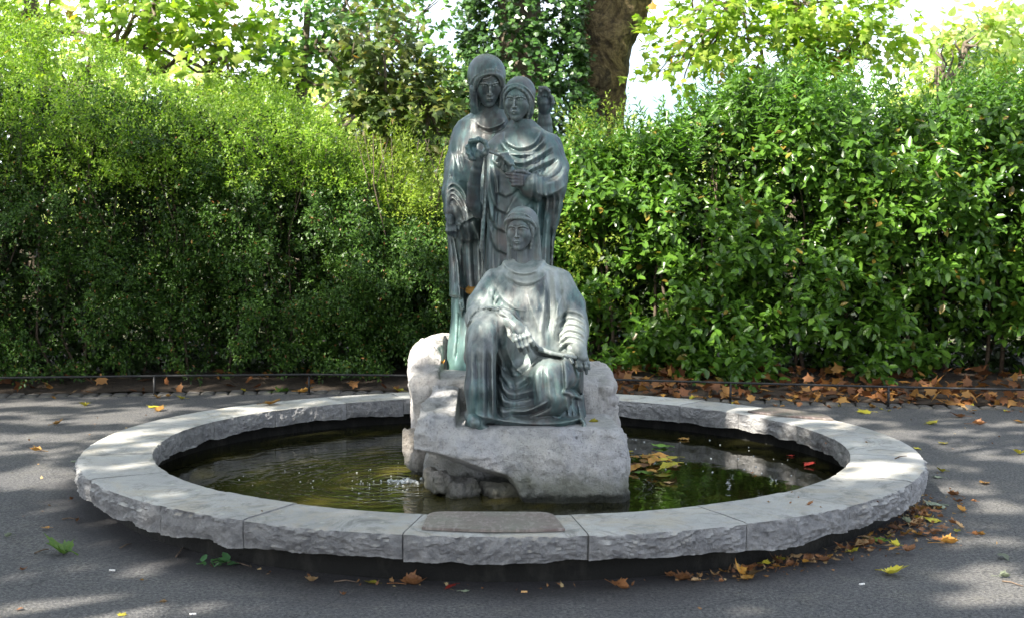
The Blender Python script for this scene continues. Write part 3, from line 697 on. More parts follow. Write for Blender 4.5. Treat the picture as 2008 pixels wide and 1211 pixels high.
# ------------------------------------------------------------------ hedges
m_lau = mat_leaf('laurel_leaf', (.035, .088, .012), (.070, .155, .018), (.115, .22, .028), .30, .33, .5, rare=(.22, .16, .03))
m_lau_top = mat_leaf('shoot_leaf', (.055, .130, .020), (.090, .20, .030), (.13, .26, .045), .42, .42, .45)
m_box = mat_leaf('small_leaf', (.016, .044, .007), (.036, .086, .012), (.085, .16, .026), .27, .42, .35, rare=(.20, .09, .03))
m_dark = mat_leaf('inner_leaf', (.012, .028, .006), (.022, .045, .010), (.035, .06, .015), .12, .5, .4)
m_gold = mat_leaf('golden_leaf', (.11, .18, .02), (.18, .26, .03), (.26, .32, .05), .42, .42, .4)
m_twig = mat_plain('twig_bark', (.05, .035, .025), (.11, .08, .055), 30, .85, .003)
def hedge_points(n, x0, x1, zmax, yf, depth, seed, zmin=.12, bulge=.35, expo=1.6):
    """random places in the hedge body, thick towards its front; zmax(x), yf(x) give its top and front"""
    rs = np.random.default_rng(seed); x = rs.uniform(x0, x1, n); u = rs.uniform(0, 1, n); top = zmax(x); z = zmin + (top-zmin)*u
    b = fbm(np.stack([x*1.3, z*1.3, z*0+seed], -1), 3, seed)*bulge*1.5
    b = b + fbm(np.stack([x*4.2, z*4.2, z*0+seed], -1), 2, seed+5)*.34
    round_ = .9*np.clip((z-top+.9)/.9, 0, 1)**2*.9
    dp = rs.uniform(0, 1, n)**expo*depth
    y = yf(x) + b + round_ + dp
    return np.stack([x, y, z], -1), dp

# right: cherry laurel, big leaves
lau = empty('laurel_hedge', (2.9, 5.4, 0)); tag(lau, 'tall glossy green laurel hedge with large leaves to the right of the statue', 'hedge')
ltop = lambda x: np.interp(x, [.4, 1.2, 1.7, 2.2, 2.6, 3.1, 3.6, 4.0, 4.3, 4.7, 5.2, 6.5], [2.45, 2.5, 2.62, 2.98, 3.12, 3.12, 3.0, 2.82, 2.72, 3.05, 3.15, 3.1]) + .06*np.sin(x*9)
lfy = lambda x: np.interp(x, [.4, 1.0, 2.0, 4.5, 6.5], [5.3, 4.9, 4.5, 4.2, 4.0])
pts, dp = hedge_points(8000, .35, 6.6, ltop, lfy, 1.0, 3, .08)
keep = ~((np.abs(pts[:, 0]-4.35) < .55) & (pts[:, 2] < .95) & (pts[:, 2] > .42) & (dp < .55)) & ~((pts[:, 2] < .50) & (fbm(pts*np.array((1.8, 0, 2.2)), 2, 77) < -.12))
keep &= ~((fbm(pts*np.array((2.1, .8, 2.1)), 2, 99) < -.16) & (dp < .5))
pts, dp = pts[keep], dp[keep]
ax = np.array((0, -.75, .35)) + RNG.normal(size=pts.shape)*.55
S1 = sprigs(pts, ax, 6, .21, .110, .055, T_LAUREL, .85, .18)
pos, dr, up, L, W, T = S1
score = -pos[:, 1]*1.0; a_, b_ = proj(pos[:, 0], pos[:, 1], pos[:, 2]); vis = (a_ > 1120) & (a_ < 2000) & (b_ > 60) & (b_ < 770)
front = np.where(vis, (pos[:, 1] - lfy(pos[:, 0]) - fbm(np.stack([pos[:, 0]*1.3, pos[:, 2]*1.3, pos[:, 2]*0+3], -1), 3, 3)*.35) + RNG.uniform(0, .12, len(pos)), 9); order = np.argsort(front); sel = order[:300]; rest = np.setdiff1d(np.arange(len(pos)), sel)
leaf_object('foliage', [tuple(q[rest] for q in (pos, dr, up, L, W)) + (T,)], m_lau, lau)
lv, lf = leaf_arrays(np.zeros((1, 3)), np.array([(1., 0, 0)]), np.array([(0, 0, 1.)]), np.array([1.]), np.array([.5]), T_LAUREL)
leaf_me = mesh_np('leaf', lv, lf, False, 3)
m_lau1 = m_lau.copy(); m_lau1.name = 'laurel_leaf_single'
for n_ in m_lau1.node_tree.nodes:
    if n_.type == 'NEW_GEOMETRY':
        oi = m_lau1.node_tree.nodes.new('ShaderNodeObjectInfo')
        for l_ in list(n_.outputs['Random Per Island'].links): m_lau1.node_tree.links.new(oi.outputs['Random'], l_.to_socket)
leaf_me.materials.append(m_lau1)
dn = nrm(dr); sdv = nrm(np.cross(up, dn)); nn_ = np.cross(dn, sdv)
for q in sel:
    o = bpy.data.objects.new('leaf', leaf_me); COL.objects.link(o); o.parent = lau
    M = Matrix(((dn[q, 0]*L[q], sdv[q, 0]*W[q]*2, nn_[q, 0]*L[q], pos[q, 0]-2.9), (dn[q, 1]*L[q], sdv[q, 1]*W[q]*2, nn_[q, 1]*L[q], pos[q, 1]-5.4), (dn[q, 2]*L[q], sdv[q, 2]*W[q]*2, nn_[q, 2]*L[q], pos[q, 2]), (0, 0, 0, 1)))
    o.matrix_local = M
pd, _ = hedge_points(5200, .3, 6.8, lambda x: ltop(x)-.1, lambda x: lfy(x)+.85, .6, 13, .0, expo=1.0)
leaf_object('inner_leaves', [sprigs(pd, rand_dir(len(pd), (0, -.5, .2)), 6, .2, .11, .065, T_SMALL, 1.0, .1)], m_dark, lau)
# upright shoots standing out of the top
n_ = 620; x = RNG.uniform(.4, 6.5, n_); sp = np.stack([x, lfy(x)+RNG.uniform(.15, 1.5, n_), ltop(x)-RNG.uniform(.05, .62, n_)], -1)
ax = np.array((0, -.15, 1.0)) + RNG.normal(size=sp.shape)*.28
leaf_object('shoots', [sprigs(sp, ax, 16, RNG.uniform(.3, .52, n_), .085, .021, T_LAUREL, 1.0, .12), sprigs(sp[:400]+np.array((0, .4, -.2)), ax[:400], 12, .4, .085, .03, T_LAUREL, 1.0, .1)], m_lau_top, lau)
st = []
for q in range(34):
    x = random.uniform(.6, 6.3); y = float(lfy(x))+random.uniform(.5, 1.1); pp = [(x+random.uniform(-.05, .05), y, .02)]
    for k in range(1, 5): pp.append((pp[-1][0]+random.uniform(-.14, .14), pp[-1][1]+random.uniform(-.1, .08), k*.55))
    st.append(tube(pp, [.024, .019, .015, .011, .005], 6))
link('stem', mesh_py('stem', *join(st), True), m_twig, lau)

# left: small-leaved clipped hedge
lef = empty('privet_hedge', (-2.9, 5.4, 0)); tag(lef, 'tall dark green small-leaved hedge filling the left side behind the fountain', 'hedge')
ptop = lambda x: np.interp(x, [-7, -5, -4.2, -3.2, -2.6, -1.9, -1.4, -.7, .2], [3.1, 3.05, 2.95, 2.85, 2.72, 2.45, 1.95, 1.75, 1.7]) + .07*np.sin(x*7)
pfy = lambda x: np.interp(x, [-7, -4.9, -4.2, -3.6, -2.5, -1.0, .4], [3.8, 3.9, 4.02, 4.3, 4.42, 4.6, 5.3])
pts, dp = hedge_points(30000, -6.8, .35, ptop, pfy, .85, 5, .12)
gap = fbm(pts*np.array((2.4, 1.0, 2.4)), 3, 17); keep = ~((gap < -.10) & (dp < .42)); keep &= ~((pts[:, 2] < .30) & (fbm(pts*np.array((2.0, 0, 1.5)), 2, 7) < -.05)); pts, dp = pts[keep], dp[keep]
ax = np.array((0, -.8, .30)) + RNG.normal(size=pts.shape)*.55
leaf_object('foliage', [sprigs(pts, ax, 9, .13, .040, .021, T_SMALL, .9, .1)], m_box, lef)
pts, dp = hedge_points(7000, -6.8, -1.2, lambda x: ptop(x)+np.clip((-x-1.3)*.6, 0, 1)*(.42+.25*np.sin(x*2.3)+.12*np.sin(x*6.1)), lambda x: pfy(x)+.15, 1.5, 6, 1.9)
ax = np.array((0, -.5, .8)) + RNG.normal(size=pts.shape)*.6
leaf_object('top_growth', [sprigs(pts, ax, 10, .20, .042, .020, T_SMALL, .9, .05)], mat_leaf('fresh_leaf', (.11, .21, .02), (.18, .30, .035), (.28, .38, .06), .5, .42, .4), lef)
pd, _ = hedge_points(11000, -7.2, .4, lambda x: ptop(x)-.05, lambda x: pfy(x)+.62, .5, 14, .0, expo=1.0)
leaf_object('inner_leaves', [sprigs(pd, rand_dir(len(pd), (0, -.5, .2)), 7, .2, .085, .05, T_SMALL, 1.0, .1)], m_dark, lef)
st = []
for q in range(70):
    x = random.uniform(-6.4, .1); y = float(pfy(x))+random.uniform(.45, .9); pp = [(x, y, .02)]
    for k in range(1, 6): pp.append((pp[-1][0]+random.uniform(-.18, .18), pp[-1][1]+random.uniform(-.12, .05), k*.5))
    st.append(tube(pp, [.016, .013, .010, .008, .006, .003], 5))
link('stem', mesh_py('stem', *join(st), True), m_twig, lef)

# golden shrub showing either side of the statue
def golden(cx, cy, cz, rx, rz, n, label, seed):
    g = empty('golden_shrub', (cx, cy, 0)); tag(g, label, 'shrub', 'yellow-green shrubs behind the statue')
    q = rand_dir(n)*(RNG.uniform(.25, 1, (n, 1))**.5); pp = np.array((cx, cy, cz)) + q*np.array((rx, .55, rz)); pp[:, 2] += .2*fbm(pp*2, 2, seed)
    ax = nrm(q*np.array((1, 1, .5)) + np.array((.0, -.5, .35)) + RNG.normal(size=q.shape)*.25)
    leaf_object('foliage', [sprigs(pp, ax, 13, RNG.uniform(.18, .42, n), .050, .019, T_SMALL, .8, .1)], m_gold, g)
    link('stem', mesh_py('stem', *join([tube([(cx+random.uniform(-.1, .1), cy, 0), (cx+random.uniform(-.3, .3), cy, cz*.6), (cx+random.uniform(-.5, .5), cy-.1, cz)], [.03, .022, .01], 6) for _ in range(5)]), True), m_twig, g)
golden(-1.2, 5.7, 1.55, .85, .98, 1500, 'yellow-green feathery shrub just left of the standing statues, in front of the dark tree', 3)
golden(.95, 5.9, 1.65, .55, 1.15, 760, 'yellow-green feathery shrub just right of the standing statues, beside the laurel hedge', 4)

# ------------------------------------------------------------------ trees behind
m_bark = mat_bark(); m_branch = mat_plain('branch_bark', (.07, .055, .04), (.16, .13, .09), 14, .85, .006)
m_plane = mat_leaf('plane_leaf', (.14, .24, .03), (.22, .33, .04), (.34, .40, .08), .55, .5, .35, rare=(.38, .22, .04))
m_canopy = mat_leaf('shade_crown_leaf', (.05, .10, .02), (.08, .14, .03), (.12, .18, .04), .22, .5, .35)
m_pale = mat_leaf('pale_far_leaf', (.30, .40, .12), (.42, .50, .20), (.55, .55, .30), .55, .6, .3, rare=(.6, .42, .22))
m_ivy = mat_leaf('ivy_leaf', (.020, .055, .012), (.040, .10, .020), (.08, .16, .04), .2, .32, .55)
m_syc = mat_leaf('sycamore_leaf', (.05, .085, .02), (.075, .12, .028), (.16, .17, .04), .4, .45, .4, rare=(.26, .13, .03))
def limb(a, b, n=6, j=.1):
    a, b = np.array(a, float), np.array(b, float); L = np.linalg.norm(b-a)
    return [a + (b-a)*t + (RNG.normal(size=3)*j*L*math.sin(math.pi*t)*.6) for t in np.linspace(0, 1, n)]
def tree(name, label, cat, base, height, r0, blobs, lm, bm_, T, L, W, per, nsp, sl, group=None, lean=(0, 0), branches=12, droop=.25):
    t = empty(name, base); tag(t, label, cat, group); base = np.array(base, float)
    top = base + np.array((lean[0], lean[1], height)); tr = limb(base, top, 9, .03)
    link('trunk', mesh_py('trunk', *tube(tr, list(np.linspace(r0, r0*.35, 9)), 14, .25, 3), True), bm_, t)
    sets, br = [], []
    for (c, r, dens) in blobs:
        c = np.array(c, float); r = np.array(r, float); n = int(nsp*dens)
        k = tr[min(8, 3+RNG.integers(0, 6))]
        lb = limb(k, c, 7, .12); br.append(tube(lb, list(np.linspace(r0*.30, .02, 7)), 6))
        for _ in range(branches//max(1, len(blobs))+1):
            e = c + rand_dir(1)[0]*r*.85; l2 = limb(lb[3+RNG.integers(0, 4)], e, 5, .15); br.append(tube(l2, list(np.linspace(.028, .006, 5)), 5))
        q = rand_dir(n)*RNG.uniform(.1, 1, (n, 1))**.45; pp = c + q*r
        nz = fbm(pp*.9, 2, 5); pp = pp[nz > -.15]; q = q[nz > -.15]
        ax = nrm(q + np.array((0, 0, .15)) + RNG.normal(size=q.shape)*.4)
        sets.append(sprigs(pp, ax, per, sl, L, W, T, .9, droop, .3))
    link('branch', mesh_py('branch', *join(br), True), bm_, t)
    leaf_object('crown', sets, lm, t)
    return t

# plane trunk and ivy-clad trunk behind the statue
t = empty('plane_tree', P(1185, 600, 17.0)*np.array((1, 1, 0))); tag(t, 'thick leaning plane tree trunk with knobbly brown bark right behind the standing statues', 'tree')
tp = [P(1170, 610, 17)*np.array((1, 1, 0)), P(1170, 400, 17), P(1168, 240, 17), P(1176, 160, 17), P(1190, 80, 17), P(1206, 0, 17), P(1232, -120, 17), P(1240, -420, 17.5), P(1262, -900, 18)]
tp = curve(tp, 6); V, F = tube(tp, list(np.interp(np.linspace(0, 1, len(tp)), [0, .25, .45, .6, .75, 1], [.42, .36, .37, .45, .42, .3])), 40, .0)
Va = np.array(V); ctr = np.mean(Va, 0); rad = Va.copy(); rad[:, 2] = 0; axx = np.interp(Va[:, 2], [p[2] for p in tp], [p[0] for p in tp]); ayy = np.interp(Va[:, 2], [p[2] for p in tp], [p[1] for p in tp])
out = np.stack([Va[:, 0]-axx, Va[:, 1]-ayy, Va[:, 2]*0], -1); Va = Va + nrm(out)*(fbm(Va*2.2, 4, 8)*.14 + fbm(Va*7, 3, 4, .5, True)*.03)[:, None]
link('trunk', mesh_py('trunk', Va, F, True), m_bark, t)
bs = []; sets = []
for q in range(16):
    k = tp[-1-q % 8]; e = k + np.array((RNG.uniform(-6, 7), RNG.uniform(-2, 5), RNG.uniform(1.0, 5))); lb = limb(k, e, 7, .1); bs.append(tube(lb, list(np.linspace(.14, .02, 7)), 7))
    n = 70; pp = np.array(lb)[RNG.integers(3, 7, n)] + RNG.normal(size=(n, 3))*np.array((1.1, 1.1, .8)); pp = pp[pp[:, 2] > 5.4]; sets.append(sprigs(pp, rand_dir(len(pp), (0, 0, .2)), 9, .5, .17, .17, T_LOBE, .9, .3, .4))
link('branch', mesh_py('branch', *join(bs), True), m_branch, t); leaf_object('crown', sets, m_plane, t)

t = empty('ivy_clad_tree', P(1015, 600, 16.0)*np.array((1, 1, 0))); tag(t, 'tree trunk completely clad in dark green ivy behind the heads of the standing statues', 'tree')
tp = [P(1020, 610, 16.2)*np.array((1, 1, 0)), P(1030, 300, 16.2), P(1022, 100, 16.2), P(1015, -200, 16.2), P(1030, -700, 16.4)]
link('trunk', mesh_py('trunk', *tube(curve(tp, 4), [.3]*17, 12, .2), True), m_branch, t)
n = 5600; z = RNG.uniform(.3, 8.5, n); th = RNG.uniform(0, 6.28, n); rr = .56 + .22*fbm(np.stack([np.cos(th)*1.5, np.sin(th)*1.5, z*1.6], -1), 3, 12) + RNG.uniform(-.12, .10, n)
rr += .28*np.clip(1-np.abs(z-2.7)/1.2, 0, 1)
cx = np.interp(z, [p[2] for p in tp], [p[0] for p in tp]); ip = np.stack([cx+rr*np.cos(th)*1.1, P(0, 0, 16.2)[1]+rr*np.sin(th), z], -1)
ax = np.stack([np.cos(th), np.sin(th), -.3+0*th], -1) + RNG.normal(size=ip.shape)*.4
leaf_object('ivy', [sprigs(ip, ax, 6, .16, .075, .075, T_LOBE, .9, .35, .3)], m_ivy, t)

# dark sycamore sapling left of the statue
B = lambda px, py, d: P(px, py, d)
tree('sycamore', 'dark brownish-green young sycamore between the left hedge and the standing statues', 'tree', B(790, 600, 14.2)*np.array((1, 1, 0)), 3.6, .06,
     [(B(790, 210, 14.0), (.52, .4, .55), 1.0), (B(745, 110, 14.0), (.42, .4, .5), .7), (B(840, 240, 13.9), (.36, .3, .45), .8), (B(715, 250, 14.1), (.35, .3, .4), .5), (B(720, 50, 14.4), (.35, .4, .4), .35)], m_syc, m_branch, T_PLANE, .13, .085, 6, 120, .30, droop=.5)
# bluish green tree above the left hedge
tree('lime_tree', 'mid green tree rising over the left hedge beside the dark sycamore', 'tree', B(610, 600, 16)*np.array((1, 1, 0)), 5.0, .10,
     [(B(640, 60, 16), (.75, .6, .9), 1.0), (B(600, 180, 15.8), (.7, .6, .6), 1.0), (B(700, -40, 16), (.9, .8, .6), .8), (B(850, 60, 17), (.45, .5, .6), .35), (B(870, 190, 17), (.5, .5, .5), .8)], mat_leaf('lime_leaf', (.08, .18, .045), (.13, .26, .06), (.20, .34, .09), .4, .38, .5), m_branch, T_LOBE, .10, .075, 7, 210, .34)
# bright plane boughs, left
tree('plane_tree', 'bright yellow-green plane tree with thin hanging branches in the top left corner', 'tree', B(60, 600, 15.5)*np.array((1, 1, 0)), 6.5, .16,
     [(B(80, 60, 15.5), (.9, .7, .7), .8), (B(230, 60, 15.2), (.7, .6, .7), .6), (B(150, 150, 15), (1.2, .6, .5), .7), (B(300, 10, 15), (.7, .6, .45), .5), (B(440, 110, 15), (.7, .6, .55), .45), (B(400, 10, 15.5), (.8, .6, .5), .35), (B(-40, 120, 15), (.8, .7, .9), .7), (B(520, 120, 16), (.6, .6, .4), .35)], m_plane, m_branch, T_PLANE, .17, .11, 6, 150, .42, group='plane trees behind the hedges', branches=34)
tree('plane_tree', 'loose yellow-green plane tree with dark limbs over the middle of the laurel hedge', 'tree', B(1560, 600, 17)*np.array((1, 1, 0)), 6.5, .13,
     [(B(1390, 20, 16.5), (.75, .6, .6), .6), (B(1480, 80, 16.5), (.8, .6, .6), .7), (B(1600, 20, 16.5), (.9, .6, .6), .75), (B(1560, 110, 16.5), (.8, .6, .5), .8), (B(1690, 60, 16.5), (.7, .6, .6), .7), (B(1340, 110, 16.5), (.6, .6, .5), .4), (B(1500, -90, 17), (1.2, .8, .6), .8)], m_plane, m_branch, T_PLANE, .16, .105, 6, 120, .40, group='plane trees behind the hedges', branches=30)
tree('ash_sapling', 'thin grey-green sapling against the white sky over the right part of the laurel hedge', 'tree', B(1830, 600, 14.5)*np.array((1, 1, 0)), 3.5, .02,
     [(B(1850, 130, 14.5), (.22, .2, .35), 1.0), (B(1890, 90, 14.5), (.25, .2, .2), .5)], mat_leaf('ash_leaf', (.05, .10, .05), (.07, .13, .07), (.1, .16, .08), .4, .4, .4), m_branch, T_SMALL, .09, .022, 9, 34, .3)
# far pale trees
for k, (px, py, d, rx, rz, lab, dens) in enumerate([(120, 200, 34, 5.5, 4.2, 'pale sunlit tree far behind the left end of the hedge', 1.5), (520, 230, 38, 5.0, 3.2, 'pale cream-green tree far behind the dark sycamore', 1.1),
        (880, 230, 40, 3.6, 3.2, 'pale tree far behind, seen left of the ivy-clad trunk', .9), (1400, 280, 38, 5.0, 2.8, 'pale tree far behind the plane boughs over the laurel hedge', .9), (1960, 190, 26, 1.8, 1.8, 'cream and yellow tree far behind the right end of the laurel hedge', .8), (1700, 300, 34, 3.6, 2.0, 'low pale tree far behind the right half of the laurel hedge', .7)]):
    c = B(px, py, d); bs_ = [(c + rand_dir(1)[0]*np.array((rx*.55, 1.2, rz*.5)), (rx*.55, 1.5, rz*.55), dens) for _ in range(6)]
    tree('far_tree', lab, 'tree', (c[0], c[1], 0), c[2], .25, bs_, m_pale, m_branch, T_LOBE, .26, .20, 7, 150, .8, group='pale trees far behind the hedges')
# woodland behind everything, low down
n = 5000; pp = np.stack([RNG.uniform(-16, 16, n), RNG.uniform(14, 16, n), RNG.uniform(0, 1.9, n)], -1)
tag(leaf_object('undergrowth', [sprigs(pp, rand_dir(n, (0, -.6, .4)), 7, .4, .14, .10, T_LOBE)], m_syc), kind='stuff')

# ------------------------------------------------------------------ unseen plane tree added at the front left, its crown shaped to dapple the fountain
Sv = np.array(sd_)
def onto(p): return np.array((p[0] - p[2]*Sv[0]/Sv[2], p[1] - p[2]*Sv[1]/Sv[2]))   # where the shadow of p falls on the ground
GAPS = []   # openings cut into the crown to place sun spots: points on the ground plane (x, y, rx, ry)
def gap(px, py, d, rx, ry=None, zz=None):
    p = P(px, py, d) if zz is None else G(px, py, zz); q = onto(p); GAPS.append((q[0], q[1], rx, ry or rx))
for px, py, rx, ry in ((250, 868, .30, .07), (215, 858, .18, .05), (330, 846, .28, .03), (500, 800, .25, .06), (1650, 822, .22, .06), (1720, 912, .17, .09), (1640, 908, .16, .04), (1690, 935, .14, .05)): gap(px, py, 0, rx, ry, RIM)
for px, py, rx, ry in ((60, 858, .42, .09), (200, 826, .38, .07), (90, 826, .35, .06), (30, 812, .3, .05), (250, 812, .3, .09), (60, 792, .5, .12), (330, 800, .3, .08), (50, 945, .32, .12), (105, 925, .25, .06), (10, 885, .25, .08), (1740, 845, .28, .09), (1850, 850, .35, .08), (1900, 880, .22, .09), (1960, 895, .25, .08), (1880, 960, .16, .05), (1700, 826, .26, .08),
        (1990, 1150, .22, .10), (1950, 1180, .18, .08), (270, 1180, .26, .09), (170, 1205, .22, .08), (330, 1170, .18, .06), (1980, 990, .14, .05), (1930, 1060, .10, .05), (1990, 830, .3, .08)): gap(px, py, 0, rx, ry, 0.0)
for px, py, d, rx, ry in ((1090, 640, 6.98, .085, .085), (1118, 650, 6.96, .08, .09), (1062, 632, 6.98, .05, .06), (1140, 690, 6.85, .04, .05), (905, 640, 7.75, .07, .12), (895, 690, 7.75, .06, .12), (890, 610, 7.75, .04, .05),
        (835, 690, 8.0, .13, .16), (815, 740, 7.8, .09, .12), (812, 790, 7.6, .07, .08), (890, 775, 7.2, .055, .06), (860, 668, 8.3, .14, .14), (885, 600, 7.75, .03, .03), (945, 860, 6.65, .05, .035), (850, 812, 6.9, .12, .03),
        (1500, 840, 9.0, .12, .05), (1570, 850, 8.9, .09, .05), (985, 305, 7.4, .035, .04), (1040, 290, 7.45, .05, .02), (905, 262, 7.75, .04, .04), (940, 290, 7.3, .02, .02), (760, 890, 7.4, .16, .08), (790, 885, 7.3, .07, .06), (1020, 690, 6.75, .03, .03), (945, 618, 6.75, .03, .025), (970, 590, 6.95, .05, .035)): gap(px, py, d, rx, ry)
for px, py, rx, ry in ((1950, 470, .42, .35), (1990, 530, .35, .2), (1850, 560, .2, .15), (1290, 470, .18, .2), (1180, 430, .3, .2), (1480, 180, .5, .3), (600, 430, .4, .22), (700, 520, .3, .18), (530, 520, .25, .14), (80, 640, .3, .22), (40, 720, .28, .1), (150, 700, .15, .1), (700, 370, .4, .3), (820, 380, .4, .4), (1140, 300, .4, .4), (1250, 350, .3, .2), (1560, 380, .3, .15), (1460, 730, .1, .1), (850, 600, .14, .12)): gap(px, py, 12.1, rx, ry*1.3)
shade = empty('plane_tree', (-9.5, -11.0, 0)); tag(shade, 'unseen plane tree added at the front left, crown shaped to dapple the fountain', 'tree', 'trees added out of view for shade')
nL = 44000; gx = RNG.uniform(-8.5, 9.5, nL); gy = RNG.uniform(-6.0, 12, nL); tt = RNG.uniform(10.5, 14.5, nL)
dens = np.interp(gy - np.where(gx < 1.2, .55, 0) + .25*np.sin(gx*1.7), [-6, 4.9, 5.7, 6.6, 12], [1, 1, .6, .18, .08])
k = RNG.uniform(0, 1, nL) < dens
cl = fbm(np.stack([gx*.9, gy*.9, gx*0], -1), 3, 23); k &= ~((cl > .40) & (RNG.uniform(0, 1, nL) < .6) & (np.abs(gx) > 1.5))
for a, b, rx, ry in GAPS: k &= ((gx-a)/(rx+.10))**2 + ((gy-b)/(ry+.10))**2 > 1
gx, gy, tt = gx[k], gy[k], tt[k]; cp = np.stack([gx, gy, gx*0], -1) + Sv*tt[:, None]
SHADES = [(P(955, 160, 7.8), .16, 60), (P(1017, 195, 7.5), .15, 50)] + [(G(px, py, z), r, n) for px, py, z, r, n in ((620, 1035, RIM, .28, 60), (900, 1030, RIM, .30, 70), (1180, 1030, RIM, .30, 90), (1330, 1015, RIM, .28, 90), (1480, 995, RIM, .25, 70), (1570, 970, RIM, .2, 50), (420, 985, RIM, .25, 60), (300, 950, RIM, .2, 50), (700, 1160, 0, .35, 60), (1000, 1180, 0, .4, 70), (1300, 1160, 0, .35, 60), (500, 1120, 0, .3, 60), (1550, 1120, 0, .3, 50), (1750, 1080, 0, .25, 50))] + [(P(1090, 900, 6.6), .16, 60), (P(1180, 910, 6.6), .14, 45), (P(1000, 860, 6.6), .12, 35), (P(880, 870, 6.6), .12, 35), (P(950, 740, 6.75), .10, 35)]  # spots kept out of the sun by extra leaves packed into the crown
ex = []
for p_, r_, n_ in SHADES:
    q_ = onto(p_); gg = np.array((q_[0], q_[1], 0.0)) + np.c_[RNG.normal(size=(n_, 2))*r_*.6, np.zeros(n_)]
    ex.append(gg + Sv*RNG.uniform(10.8, 14, (n_, 1)))
cp = np.concatenate([cp] + ex)
leaf_object('crown', [(cp, rand_dir(len(cp), (0, 0, -.2)), nrm(Sv + RNG.normal(size=cp.shape)*.45), RNG.uniform(.16, .26, len(cp)), RNG.uniform(.13, .2, len(cp)), T_PLANE)], m_canopy, shade)
trk = limb((-9.5, -11.0, 0), (-8.5, -9, 7.5), 8, .03); br = []
for q in range(26):
    e = cp[RNG.integers(0, len(cp))]; lb = limb(trk[3+q % 5], e + np.array((0, 0, .5)), 8, .06); lb = np.array(lb); br.append(tube(lb, list(np.linspace(.13, .02, 8)), 6))
link('trunk', mesh_py('trunk', *tube(trk, list(np.linspace(.5, .3, 8)), 14, .2), True), m_bark, shade)
# limbs stay out of the openings
ok = []
for v, f in br:
    g_ = np.array([onto(p) for p in v]); bad = any((((g_[:, 0]-a)/(rx+.1))**2 + ((g_[:, 1]-b)/(ry+.1))**2 < 1).any() for a, b, rx, ry in GAPS[:60])
    if not bad: ok.append((v, f))
if ok: link('branch', mesh_py('branch', *join(ok), True), m_branch, shade)

